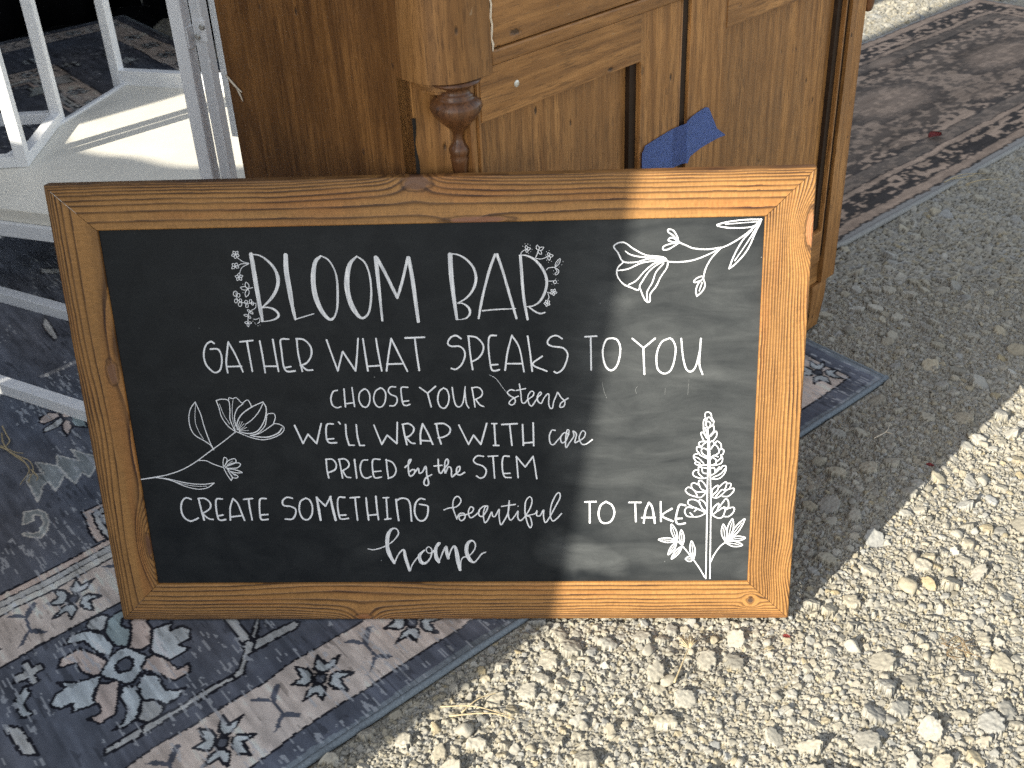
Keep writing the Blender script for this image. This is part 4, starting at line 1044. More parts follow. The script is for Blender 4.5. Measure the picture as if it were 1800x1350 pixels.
STROKES = {
 'bloom': """s 2404,5185,691 2412,5064,779 2416,4946,811 2429,4677,816 2440,4465,674 2450,4321,441
s 2408,5178,230 2493,5169,259 2574,5120,345 2663,5015,519 2703,4881,637 2677,4747,581 2589,4613,467 2459,4495,205
s 2451,4495,205 2533,4501,263 2617,4469,410 2661,4400,440 2611,4347,323 2512,4323,176 2431,4318,147
s 2831,5166,861 2817,4968,894 2832,4699,871 2846,4488,672 2864,4338,381
s 2860,4338,205 2973,4371,234 3101,4407,204
s 3260,5143,343 3179,5056,775 3137,4843,895 3145,4633,871 3200,4451,816 3285,4335,526 3352,4357,350 3400,4478,378 3423,4658,434 3430,4837,346 3409,4971,287 3348,5089,258 3260,5145,229
s 3695,5129,285 3603,5026,716 3552,4834,864 3551,4655,926 3596,4474,901 3687,4343,524 3779,4395,436 3824,4545,434 3843,4725,346 3834,4903,316 3789,5051,314 3695,5132,228
s 3929,5114,741 3936,4827,632 3949,4303,437
s 3943,5104,570 4035,4899,630 4156,4596,490
s 4156,4592,490 4237,4821,545 4320,5102,569
s 4328,5101,654 4359,4819,716 4396,4280,581
s 4835,5130,826 4834,4883,873 4852,4579,733 4875,4304,464
s 4824,5134,186 4917,5127,268 5018,5071,372 5106,4963,455 5135,4823,499 5093,4683,459 5004,4576,335 4896,4513,168
s 4891,4511,189 4959,4506,252 5024,4455,378 5042,4389,421 5002,4324,295 4927,4301,169 4864,4304,148
s 5379,5119,411 5300,4916,476 5203,4583,460 5144,4310,400
s 5401,5119,494 5465,4902,476 5556,4522,459 5611,4302,441
s 5195,4408,273 5364,4422,251 5605,4428,188
s 5683,5098,513 5692,4866,558 5708,4563,542 5747,4286,419
s 5668,5100,185 5750,5097,267 5851,5044,390 5941,4935,453 5991,4795,516 5976,4656,477 5911,4526,416 5825,4463,271 5736,4451,188
s 5773,4442,251 5844,4385,314 5906,4360,293 5964,4374,230""",
 'letter_flowers': """s 2369,5068,130 2296,5089,130 2224,5149,130
s 2358,5063,130 2278,5064,130 2225,5042,130
s 2357,5058,130 2273,5016,130 2235,4942,130
s 2380,4760,131 2320,4746,131
s 2213,5182,130 2218,5169,130 2226,5159,130 2238,5157,130 2250,5160,130 2257,5164,130 2256,5171,130 2250,5181,130 2240,5188,130 2227,5187,130 2213,5182,130
s 2213,5182,130 2202,5172,130 2195,5160,130 2195,5148,130 2200,5137,130 2206,5132,130 2212,5137,130 2221,5146,130 2225,5159,130 2221,5171,130 2213,5182,130
s 2213,5182,130 2202,5189,130 2189,5191,130 2177,5185,130 2169,5176,130 2165,5169,130 2170,5164,130 2181,5160,130 2194,5161,130 2205,5170,130 2213,5182,130
s 2213,5182,130 2218,5195,130 2217,5209,130 2209,5218,130 2199,5223,130 2191,5224,130 2188,5216,130 2186,5204,130 2190,5192,130 2200,5185,130 2213,5182,130
s 2213,5182,130 2227,5183,130 2240,5189,130 2247,5201,130 2249,5213,130 2248,5220,130 2241,5220,130 2229,5217,130 2218,5209,130 2214,5196,130 2213,5182,130
s 2190,5032,130 2178,5036,130 2164,5035,130 2153,5026,130 2147,5016,130 2145,5008,130 2152,5005,130 2163,5004,130 2176,5007,130 2185,5018,130 2190,5032,130
s 2190,5032,130 2192,5046,130 2189,5059,130 2179,5066,130 2168,5069,130 2160,5068,130 2158,5060,130 2159,5048,130 2165,5037,130 2177,5032,130 2190,5032,130
s 2190,5032,130 2204,5035,130 2216,5043,130 2222,5055,130 2222,5067,130 2220,5075,130 2213,5074,130 2201,5069,130 2192,5059,130 2189,5046,130 2190,5032,130
s 2190,5032,130 2196,5020,130 2205,5011,130 2218,5010,130 2229,5013,130 2236,5018,130 2234,5025,130 2227,5035,130 2217,5041,130 2203,5039,130 2190,5032,130
s 2223,4896,131 2220,4882,131 2222,4869,131 2231,4861,131 2242,4857,131 2250,4857,131 2253,4865,131 2253,4877,131 2248,4888,131 2237,4895,131 2223,4896,131
s 2223,4896,131 2209,4893,131 2197,4886,131 2191,4874,131 2190,4862,131 2192,4854,131 2200,4855,131 2211,4859,131 2221,4869,131 2224,4882,131 2223,4896,131
s 2223,4896,131 2217,4909,131 2208,4917,131 2195,4918,131 2184,4914,131 2177,4909,131 2179,4902,131 2186,4893,131 2197,4887,131 2210,4889,131 2223,4896,131
s 2223,4896,131 2233,4907,131 2240,4920,131 2238,4932,131 2232,4942,130 2226,4947,130 2219,4941,130 2212,4931,131 2209,4918,131 2214,4906,131 2223,4896,131
s 2223,4896,131 2235,4891,131 2249,4890,131 2260,4897,131 2268,4907,131 2271,4914,131 2265,4918,131 2253,4921,131 2241,4919,131 2230,4909,131 2223,4896,131
s 2319,4742,131 2330,4764,131 2334,4789,131 2326,4809,131 2312,4823,131 2301,4829,131 2293,4818,131 2287,4797,131 2288,4774,131 2301,4755,131 2319,4742,131
s 2319,4742,131 2305,4760,131 2283,4773,131 2258,4774,131 2236,4769,131 2224,4762,131 2231,4751,131 2247,4737,131 2270,4729,131 2296,4732,131 2319,4742,131
s 2319,4739,131 2297,4724,131 2279,4703,131 2272,4677,131 2274,4655,131 2278,4642,131 2291,4649,131 2309,4665,131 2322,4688,131 2325,4715,131 2319,4739,131
d 2259,4806,131
d 2249,4700,131
d 2308,4660,131
s 2400,4557,132 2334,4558,132 2261,4564,132 2205,4578,132 2163,4622,132 2160,4694,131
s 2177,4685,131 2167,4661,131 2148,4652,132 2131,4662,132 2126,4686,131 2136,4709,131 2156,4718,131 2173,4708,131 2177,4685,131
s 2207,4663,131 2200,4646,132 2186,4639,132 2173,4647,132 2170,4664,131 2177,4681,131 2192,4687,131 2204,4680,131 2207,4663,131
s 2166,4591,132 2159,4574,132 2144,4567,132 2132,4575,132 2129,4592,132 2136,4609,132 2150,4616,132 2163,4608,132 2166,4591,132
s 2215,4548,132 2206,4529,132 2190,4521,132 2176,4529,132 2172,4549,132 2181,4568,132 2197,4575,132 2211,4567,132 2215,4548,132
s 2220,4596,132 2214,4581,132 2201,4575,132 2190,4582,132 2187,4597,132 2194,4612,132 2206,4618,132 2217,4611,132 2220,4596,132
s 2290,4574,132 2283,4557,132 2269,4550,132 2256,4557,132 2253,4574,132 2260,4591,132 2274,4598,132 2287,4591,132 2290,4574,132
s 2295,4525,132 2288,4509,132 2275,4503,132 2263,4510,132 2260,4526,132 2267,4542,132 2280,4548,132 2292,4541,132 2295,4525,132
s 2346,4585,132 2340,4570,132 2327,4564,132 2317,4570,132 2314,4585,132 2320,4600,132 2332,4606,132 2343,4600,132 2346,4585,132
s 2366,4554,132 2360,4540,132 2349,4535,132 2339,4541,132 2336,4555,132 2342,4569,132 2354,4574,132 2364,4568,132 2366,4554,132
s 2394,4542,132 2378,4496,132 2307,4452,132 2278,4399,132 2262,4300,133
s 2306,4449,132 2306,4460,132 2302,4470,132 2293,4475,132 2283,4476,132 2277,4475,132 2277,4469,132 2279,4459,132 2285,4451,132 2295,4448,132 2306,4449,132
s 2306,4449,132 2308,4437,132 2314,4426,132 2324,4421,132 2335,4420,132 2341,4421,132 2341,4428,132 2337,4438,132 2330,4446,132 2318,4450,132 2306,4449,132
s 2280,4399,132 2271,4409,132 2258,4415,132 2244,4415,132 2232,4412,132 2225,4408,132 2229,4402,132 2239,4395,132 2252,4391,132 2267,4393,132 2280,4399,132
s 2279,4394,132 2278,4383,132 2282,4372,132 2289,4366,132 2299,4363,132 2305,4363,132 2306,4370,132 2305,4380,132 2300,4389,132 2290,4394,132 2279,4394,132
s 2263,4307,133 2256,4316,133 2246,4321,133 2236,4319,133 2227,4314,133 2222,4310,133 2225,4305,133 2233,4299,133 2243,4296,133 2254,4300,133 2263,4307,133
s 2263,4307,133 2271,4299,133 2281,4293,133 2293,4293,133 2304,4298,133 2310,4302,133 2306,4307,133 2298,4314,133 2286,4317,133 2274,4314,133 2263,4307,133
s 2262,4300,133 2254,4290,133 2250,4278,133 2252,4266,133 2258,4258,133 2262,4254,133 2267,4259,133 2272,4269,133 2274,4280,133 2270,4292,133 2262,4300,133
s 2417,4366,132 2368,4347,132 2346,4352,132
s 2420,4351,132 2411,4313,132 2384,4295,133
d 2336,4352,132
d 2329,4326,118
d 2351,4301,147
d 2360,4283,118
d 2385,4264,133
d 2413,4274,118
d 2396,4307,177
s 5687,5111,133 5705,5147,133 5752,5173,133
s 5862,5065,133 5884,5107,133 5897,5154,133
s 5872,5059,133 5923,5050,133 5975,5062,133 6006,5081,133
s 5990,4913,134 6024,4939,134 6096,4943,134
s 6018,4771,134 6072,4772,134
s 5996,4633,135 6037,4616,135
s 6006,4612,135 6015,4568,135 5999,4530,135
s 5762,5174,133 5771,5185,133 5775,5197,133 5770,5208,133 5762,5216,133 5756,5220,133 5750,5214,133 5745,5204,133 5744,5192,133 5751,5182,133 5762,5174,133
s 5762,5174,133 5773,5167,133 5785,5163,133 5795,5168,133 5803,5177,133 5806,5184,133 5800,5189,133 5790,5194,133 5779,5194,133 5769,5186,133 5762,5174,133
s 5762,5174,133 5754,5167,133 5750,5157,133 5752,5147,133 5758,5140,133 5763,5136,133 5769,5140,133 5774,5148,133 5776,5158,133 5771,5167,133 5762,5174,133
s 5901,5159,133 5910,5174,133 5913,5191,133 5906,5206,133 5895,5216,133 5887,5220,133 5881,5212,133 5876,5198,133 5877,5182,133 5887,5168,133 5901,5159,133
s 5901,5159,133 5919,5156,133 5939,5159,133 5953,5171,133 5963,5185,133 5966,5194,133 5956,5197,133 5940,5197,133 5922,5191,133 5909,5176,133 5901,5159,133
s 5901,5159,133 5900,5142,133 5903,5126,133 5915,5115,133 5928,5110,133 5937,5110,133 5939,5119,133 5938,5133,133 5931,5148,133 5917,5156,133 5901,5159,133
s 6027,5087,133 6035,5096,133 6040,5107,133 6036,5117,133 6028,5124,133 6021,5127,133 6016,5122,133 6010,5113,133 6009,5103,133 6016,5093,133 6027,5087,133
s 6027,5087,133 6037,5076,133 6050,5071,133 6062,5075,133 6071,5083,133 6076,5090,133 6071,5096,133 6060,5103,133 6048,5105,133 6036,5098,133 6027,5087,133
s 6027,5087,133 6016,5076,133 6010,5062,133 6013,5049,133 6021,5039,133 6028,5034,133 6035,5039,133 6042,5050,133 6045,5063,133 6038,5076,133 6027,5087,133
s 6098,4948,134 6121,4962,134 6143,4983,133 6156,5010,133 6161,5035,133 6161,5050,133 6148,5044,133 6129,5029,133 6110,5005,133 6100,4976,134 6098,4948,134
s 6104,4959,80 6149,5030,67
s 6090,4943,134 6136,4910,134 6137,4873,134 6104,4847,134 6096,4868,134 6120,4889,134 6100,4927,134
s 6111,4759,134 6105,4745,134 6092,4740,134 6079,4746,134 6073,4759,134 6079,4773,134 6092,4778,134 6105,4772,134 6111,4759,134
s 6071,4632,135 6077,4622,135 6087,4615,135 6097,4615,135 6106,4619,135 6111,4624,135 6108,4630,135 6101,4637,135 6092,4641,135 6081,4639,135 6071,4632,135
s 6071,4632,135 6064,4622,135 6060,4611,135 6064,4601,135 6070,4593,135 6076,4589,135 6080,4594,135 6085,4603,135 6086,4614,135 6080,4624,135 6071,4632,135
s 6071,4632,135 6060,4636,135 6048,4636,135 6040,4629,135 6035,4620,135 6033,4614,135 6039,4611,135 6049,4609,135 6059,4612,135 6067,4621,135 6071,4632,135
s 6071,4632,135 6071,4644,135 6068,4655,135 6059,4662,135 6049,4664,135 6043,4664,135 6042,4657,135 6043,4647,135 6049,4637,135 6059,4633,135 6071,4632,135
s 6071,4632,135 6082,4635,135 6091,4643,135 6094,4653,135 6093,4663,135 6091,4670,135 6085,4669,135 6076,4664,135 6069,4656,135 6068,4644,135 6071,4632,135
s 5991,4492,135 5994,4481,135 6000,4472,135 6009,4468,135 6019,4469,135 6025,4471,135 6024,4477,135 6020,4487,135 6013,4494,135 6002,4495,135 5991,4492,135
s 5991,4492,135 5981,4486,135 5975,4477,135 5975,4466,135 5978,4457,135 5982,4452,135 5987,4455,135 5995,4461,135 5999,4471,135 5997,4482,135 5991,4492,135
s 5991,4492,135 5982,4500,135 5972,4503,135 5962,4500,135 5955,4494,135 5951,4489,135 5956,4484,135 5964,4479,135 5974,4478,135 5984,4483,135 5991,4492,135
s 5991,4492,135 5995,4503,135 5995,4514,135 5990,4523,135 5982,4529,135 5976,4530,135 5973,4525,135 5971,4515,135 5973,4504,135 5981,4497,135 5991,4492,135
s 5991,4492,135 6002,4491,135 6012,4495,135 6019,4503,135 6021,4513,135 6021,4519,135 6015,4521,135 6005,4519,135 5996,4514,135 5992,4504,135 5991,4492,135
d 5715,5213,123
d 5744,5242,123
d 5777,5239,143
d 5805,5223,123
d 5826,5171,113
d 5808,5142,123
d 5784,5123,133
d 6031,5151,113
d 5997,5139,113
d 5986,5097,113
d 5998,5034,123
d 6018,5008,113
d 6054,5018,123
d 6194,5013,123
d 6176,4973,113
d 6145,4947,113
d 6077,4901,113
d 6075,4861,113
d 6101,4795,114
d 6132,4780,114
d 6128,4741,114
d 6083,4724,114
d 6055,4733,114""",
 'gather': """s 1801,4039,333 1760,4065,333 1692,4017,334 1649,3901,335 1658,3764,336 1729,3664,336 1783,3650,336 1836,3692,336 1868,3800,335 1868,3898,334 1833,3963,334 1741,3964,334
s 1923,3641,336 1923,3789,335 1980,4051,333
s 1981,4057,333 2055,3875,334 2120,3652,336
s 1933,3726,335 2111,3727,335
s 2129,4055,332 2297,4071,332
s 2221,4057,332 2230,3863,334 2242,3656,335
s 2383,4064,332 2396,3860,333 2404,3634,335
s 2551,4080,331 2563,3857,333 2577,3651,335
s 2408,3723,334 2575,3720,334
s 2753,4081,330 2651,4073,331 2645,3934,332 2650,3719,334 2689,3649,334 2791,3654,334
s 2657,3699,334 2742,3713,334
s 2854,4075,330 2853,3891,332 2880,3646,334
s 2846,4085,330 2945,4068,330 3018,3976,331 3016,3860,332 2951,3763,333 2864,3725,333
s 2882,3719,333 2941,3665,334 3015,3664,333
s 3229,4063,329 3282,3845,331 3334,3645,333
s 3334,3649,333 3416,3902,330
s 3420,3902,330 3559,3642,332
s 3560,3646,332 3596,3860,330 3627,4076,328
s 3687,4071,328 3699,3878,330 3716,3639,332
s 3851,4072,328 3867,3875,330 3891,3637,331
s 3730,3702,331 3878,3709,331
s 3952,3636,331 3989,3834,330 4042,4068,327
s 4042,4065,328 4119,3871,329 4216,3626,331
s 3962,3727,331 4165,3730,330
s 4216,4071,327 4461,4077,326
s 4337,4069,327 4348,3867,328 4366,3637,330
s 4915,4050,315 4854,4092,314 4784,4067,315 4745,3994,315 4788,3952,316 4886,3950,315 4943,3897,316 4949,3813,316 4904,3708,317 4831,3646,318 4772,3657,318
s 5007,4084,314 5019,3843,316 5040,3636,318
s 5001,4084,314 5108,4061,314 5183,3966,315 5175,3872,315 5116,3789,316 5024,3738,317
s 5354,4084,313 5270,4073,314 5250,3923,315 5269,3671,317 5303,3617,317 5377,3631,317
s 5280,3696,317 5359,3701,316
s 5446,3621,317 5484,3857,315 5546,4085,313
s 5546,4080,313 5633,3917,314 5682,3597,316
s 5459,3710,316 5666,3707,316
s 5741,4071,312 5765,3852,314 5785,3603,316
s 5915,3802,314 5794,3694,315 5969,3601,316
s 6168,4028,312 6096,4071,312 6018,4046,312 5983,3974,313 6045,3931,313 6172,3908,313 6229,3834,313 6218,3740,314 6167,3625,315 6097,3577,316 6058,3595,316
s 6446,4049,311 6592,4056,311
s 6518,4047,311 6521,3609,314
s 6786,4026,310 6708,4003,311 6665,3858,312 6688,3690,313 6746,3605,314 6815,3625,314 6864,3730,313 6883,3896,311 6844,4000,311 6786,4026,310
s 7028,4018,310 7165,3892,311
s 7309,4013,309 7165,3887,311
s 7165,3892,311 7182,3540,313
s 7483,4014,309 7387,3960,310 7331,3806,311 7343,3617,312 7422,3548,313 7500,3583,312 7546,3708,311 7562,3885,310 7522,3989,309 7483,4014,309
s 7628,4008,309 7652,3780,310 7694,3612,312 7754,3569,312 7811,3631,311 7854,3818,310 7869,4004,308
s 7865,3921,309 7858,3672,311 7901,3528,312""",
 'choose': """s 3305,3383,279 3247,3363,279 3211,3274,280 3221,3183,281 3274,3142,281 3331,3156,281
s 3390,3401,279 3387,3151,281
s 3494,3420,279 3505,3153,280
s 3391,3195,280 3504,3210,280
s 3650,3397,278 3590,3348,279 3569,3249,280 3603,3164,280 3658,3147,280 3700,3207,280 3712,3307,279 3686,3377,278 3650,3397,278
s 3855,3408,278 3786,3356,278 3759,3246,279 3790,3161,280 3844,3145,280 3896,3204,279 3918,3324,278 3891,3388,278 3855,3408,278
s 4051,3417,277 3986,3418,278 3954,3363,278 3987,3313,278 4050,3282,278 4054,3212,279 4014,3162,279 3958,3159,279
s 4207,3409,277 4128,3410,277 4116,3341,278 4127,3191,279 4163,3160,279 4219,3176,279
s 4129,3217,279 4204,3226,279
s 4355,3407,277 4452,3326,277
s 4559,3418,276 4448,3322,277
s 4452,3326,277 4487,3136,279
s 4659,3396,276 4601,3344,277 4576,3235,278 4598,3144,278 4653,3117,278 4702,3173,278 4722,3272,277 4703,3362,277 4659,3396,276
s 4769,3401,260 4781,3250,261 4806,3152,262 4855,3136,262 4899,3205,261 4935,3409,260
s 4926,3356,260 4938,3183,261 4965,3117,262
s 5018,3397,260 5035,3246,261 5046,3127,261
s 5014,3391,260 5098,3396,260 5146,3342,260 5133,3277,260 5061,3235,261 5035,3231,261
s 5061,3229,261 5108,3158,261 5157,3132,261
s 5555,3347,239 5506,3358,239 5465,3322,239 5493,3279,240 5552,3239,240 5554,3178,240 5509,3149,240 5480,3179,240 5521,3229,240 5603,3271,239
s 5618,3436,238 5634,3302,239 5640,3194,240 5674,3172,240 5721,3226,240
s 5575,3346,239 5696,3372,239
s 5715,3219,240 5782,3268,239 5797,3317,239 5764,3333,239 5722,3269,239 5730,3171,240 5765,3132,240 5810,3192,240 5848,3252,239 5893,3299,239 5873,3320,239 5840,3256,239 5850,3191,240 5889,3169,240 5921,3234,239 5968,3293,239 5988,3276,239 5981,3168,239 5998,3103,240 6028,3102,240 6046,3189,239 6081,3274,239 6096,3313,238 6111,3295,238 6140,3241,239 6185,3191,239 6172,3122,239 6124,3112,240 6139,3170,239 6230,3234,239
s 5245,3565,50 5326,3511,79 5398,3403,60 5483,3283,50""",
 'wrap': """s 2704,2903,322 2789,2644,324
s 2789,2647,324 2865,2776,323
s 2865,2776,323 2967,2642,324
s 2967,2644,324 3052,2924,322
s 3208,2917,321 3126,2908,321 3102,2773,323 3122,2660,323 3229,2651,323
s 3107,2703,323 3196,2710,323
s 3279,2945,321 3299,2915,321
s 3367,2907,321 3365,2745,322 3388,2614,323
s 3388,2614,323 3457,2613,323
s 3505,2905,321 3507,2743,322 3526,2610,323
s 3526,2610,323 3588,2609,323
s 3733,2895,320 3815,2619,322
s 3815,2622,322 3894,2751,321
s 3894,2751,321 4012,2629,322
s 4012,2632,322 4038,2931,319
s 4106,2897,319 4119,2761,320 4141,2610,322
s 4099,2898,319 4180,2909,319 4240,2859,319 4236,2797,320 4180,2735,320 4121,2716,321
s 4139,2710,321 4196,2640,321 4248,2629,321
s 4321,2621,321 4325,2758,320 4362,2907,319
s 4362,2902,319 4418,2782,320 4477,2611,321
s 4320,2671,321 4461,2661,320
s 4539,2899,318 4554,2755,319 4585,2617,320
s 4521,2900,318 4635,2903,318 4711,2840,318 4696,2766,319 4624,2717,320 4551,2705,320
s 4827,2881,318 4939,2606,320
s 4939,2608,320 5009,2737,319
s 5009,2737,319 5098,2604,319
s 5098,2606,319 5186,2901,317
s 5247,2895,317 5315,2894,317
s 5281,2895,317 5285,2596,319
s 5257,2589,319 5330,2588,319
s 5378,2881,317 5575,2891,316
s 5477,2885,316 5497,2586,319
s 5642,2878,316 5644,2585,318
s 5778,2900,315 5776,2578,318
s 5645,2617,318 5777,2628,318
s 6057,2791,248 6012,2791,248 5981,2713,249 5990,2613,249 6031,2592,249 6088,2657,249 6135,2711,248
s 6232,2734,248 6169,2755,248 6123,2686,249 6140,2616,249 6190,2648,249 6233,2771,248 6211,2796,248 6191,2710,248 6188,2548,249 6239,2622,249 6293,2709,248 6282,2778,248 6327,2733,248 6303,2622,249 6353,2638,248 6421,2687,248 6440,2756,248 6399,2777,248 6360,2683,248 6393,2596,249 6449,2595,249 6529,2656,248""",
 'priced': """s 3069,2420,302 3066,2267,303 3078,2143,304
s 3061,2415,302 3150,2414,302 3194,2342,303 3171,2266,303 3074,2221,304
s 3239,2418,302 3250,2291,303 3260,2141,304
s 3231,2413,302 3313,2418,302 3360,2366,302 3349,2302,303 3275,2252,303 3251,2244,303
s 3274,2244,303 3314,2162,304 3371,2148,304
s 3440,2411,302 3447,2139,304
s 3613,2401,301 3543,2390,301 3506,2288,302 3525,2172,303 3580,2138,303 3641,2163,303
s 3776,2407,301 3683,2401,301 3667,2261,302 3686,2145,303 3775,2152,303
s 3669,2230,302 3775,2239,302
s 3857,2406,301 3858,2258,302 3867,2130,303
s 3849,2399,301 3935,2360,301 3974,2257,302 3939,2168,302 3860,2130,303
s 4092,2287,301 4153,2345,301 4180,2398,300 4149,2383,300 4136,2255,301 4148,2166,302 4196,2183,302 4223,2242,301 4187,2255,301 4152,2225,301
s 4227,2224,301 4267,2274,301 4276,2203,301 4319,2223,301 4366,2299,300 4372,2176,301 4390,2060,302 4362,2022,302 4327,2053,302 4355,2130,302 4437,2181,301
s 4533,2399,299 4533,2238,300 4561,2200,301 4604,2263,300 4661,2339,299 4653,2402,299 4618,2352,299 4614,2199,301 4658,2288,300 4696,2262,300 4697,2147,301 4738,2177,300 4801,2235,300 4809,2294,299 4770,2269,300 4766,2192,300 4807,2172,300 4869,2209,300
s 4474,2303,300 4579,2314,300
s 5125,2435,298 5045,2443,298 4992,2386,298 5018,2335,299 5108,2296,299 5151,2232,299 5125,2148,300 5066,2123,300 5021,2156,300
s 5183,2434,298 5309,2440,297
s 5247,2434,298 5255,2121,300
s 5457,2431,297 5381,2427,297 5361,2293,298 5383,2145,299 5470,2126,299
s 5375,2186,299 5460,2190,299
s 5562,2125,299 5555,2291,298 5548,2430,297
s 5548,2428,297 5658,2277,298
s 5658,2277,298 5765,2428,296
s 5765,2425,296 5784,2288,297 5803,2105,299""",
 'create': """s 1204,1849,348 1136,1872,348 1076,1816,349 1046,1703,350 1065,1589,351 1138,1524,351 1213,1542,351 1262,1569,350
s 1304,1859,348 1317,1701,349 1336,1536,350
s 1298,1860,348 1390,1859,348 1452,1790,348 1438,1711,349 1362,1655,349 1319,1637,350
s 1337,1621,350 1401,1558,350 1461,1544,350
s 1624,1850,347 1546,1848,347 1524,1744,348 1527,1573,350 1562,1532,350 1630,1543,350
s 1530,1596,349 1603,1611,349
s 1692,1533,350 1714,1720,348 1767,1855,347
s 1767,1855,347 1820,1787,347 1855,1650,348 1885,1525,349
s 1692,1579,349 1859,1600,349
s 1909,1843,346 2032,1853,346
s 1975,1846,346 1977,1695,348 1988,1531,349
s 2215,1851,346 2133,1843,346 2108,1716,347 2105,1568,348 2128,1534,348 2205,1542,348
s 2106,1607,348 2209,1613,348
s 2567,1852,345 2492,1866,345 2431,1815,345 2438,1747,346 2528,1731,346 2589,1689,346 2580,1610,347 2528,1542,347 2436,1543,348
s 2744,1853,344 2668,1802,345 2639,1666,346 2673,1552,347 2742,1533,347 2801,1608,346 2819,1733,345 2791,1823,344 2744,1853,344
s 2891,1863,445 2901,1698,487 2911,1523,449
s 2890,1856,344 2996,1731,345
s 2996,1731,345 3080,1877,343
s 3073,1870,404 3090,1696,487 3114,1519,489
s 3266,1859,343 3183,1855,343 3158,1730,344 3168,1571,346 3201,1536,346 3288,1547,346
s 3166,1594,345 3258,1597,345
s 3334,1852,343 3462,1862,342
s 3401,1856,343 3402,1694,344 3407,1519,345
s 3548,1850,342 3548,1681,344 3556,1518,345
s 3679,1871,342 3680,1680,343 3688,1521,345
s 3561,1590,345 3684,1601,344
s 3773,1848,342 3848,1851,342
s 3814,1847,342 3810,1531,344
s 3773,1527,345 3855,1538,344
s 3943,1824,342 3946,1677,343 3957,1507,344
s 3941,1801,342 4014,1839,341 4093,1822,341 4124,1743,342 4128,1499,344
s 4324,1820,341 4264,1832,341 4200,1765,342 4177,1630,343 4214,1521,343 4284,1505,343 4339,1572,343 4360,1685,342 4348,1726,341 4249,1749,342
s 4565,1661,261 4637,1689,261 4728,1704,261 4787,1760,260 4798,1816,260 4756,1861,260 4704,1810,260 4690,1693,261 4733,1521,262
s 4736,1546,262 4773,1603,261 4834,1607,261 4841,1546,261 4794,1498,262 4764,1530,262 4778,1575,261 4863,1591,261 4935,1624,261 4960,1680,260 4921,1703,260 4889,1624,261 4911,1543,261 4973,1574,261 5036,1634,260
s 5145,1712,260 5093,1712,260 5030,1645,260 5033,1573,261 5079,1566,261 5130,1645,260 5149,1716,260 5108,1690,260 5087,1577,261 5099,1469,261 5145,1514,261 5196,1626,260 5207,1565,261 5243,1565,260 5297,1666,260 5293,1564,260 5309,1435,261 5357,1496,261 5415,1620,260 5436,1799,259 5415,1597,260 5441,1502,261 5500,1563,260 5546,1636,259 5539,1546,260 5571,1494,260 5627,1546,260 5703,1673,259 5734,1791,258 5703,1845,258 5650,1774,258 5637,1618,259 5664,1455,260 5699,1387,261 5722,1441,260 5699,1550,260 5648,1564,260 5764,1594,259 5795,1643,259 5788,1571,259 5833,1566,259 5881,1649,259 5879,1548,259 5901,1462,260 5959,1543,259 6029,1681,258 6099,1826,257 6093,1899,257 6049,1871,257 5986,1727,258 5967,1570,259 5997,1488,260 6046,1513,259 6117,1596,259
s 5329,1706,259 5419,1721,259 5513,1735,259
d 5548,1708,239
s 6423,1763,356 6571,1766,356
s 6486,1762,356 6485,1453,358
s 6699,1765,355 6630,1710,356 6600,1587,357 6629,1474,358 6698,1447,358 6768,1484,357 6808,1596,356 6778,1708,356 6699,1765,355
s 6995,1751,355 7153,1749,354
s 7078,1750,354 7089,1466,357
s 7191,1443,357 7213,1626,355 7257,1748,354
s 7257,1748,354 7301,1670,355 7337,1441,356
s 7164,1526,356 7342,1525,356
s 7408,1758,353 7416,1468,356
s 7557,1657,354 7431,1553,355 7570,1467,356
s 7733,1700,353 7658,1711,353 7627,1623,354 7609,1489,355 7644,1425,356 7733,1438,355
s 7619,1507,355 7692,1510,355""",
 'home': """s 3510,1081,205 3591,1069,246 3717,1107,246 3846,1187,245 3936,1302,285 3921,1378,284 3860,1383,406 3797,1291,734 3775,1107,819 3806,967,780 3853,859,535
s 3853,854,247 3914,990,287 3991,1064,409 4009,942,739 4051,742,577
s 4062,742,247 4088,825,247 4167,941,246 4221,988,246
s 4271,1057,286 4200,976,696 4214,876,780 4275,859,492 4345,940,287 4373,1056,245 4331,1108,245 4295,1062,245 4329,1010,245 4418,1037,245
s 4371,1022,204 4443,1102,285 4487,1160,325 4456,1148,488 4422,1056,735 4427,940,777 4456,869,533
s 4456,869,246 4520,1032,286 4566,1113,366 4568,1043,652 4586,927,613
s 4586,927,245 4634,1066,285 4681,1112,488 4705,1008,775 4716,868,777 4736,746,574
s 4741,750,246 4756,891,245 4795,947,245 4857,956,245 4939,1053,244 4959,1145,284 4915,1198,365 4854,1146,690 4836,1030,814 4871,914,776 4930,866,408 4995,936,285 5038,994,285 5094,1021,224""",
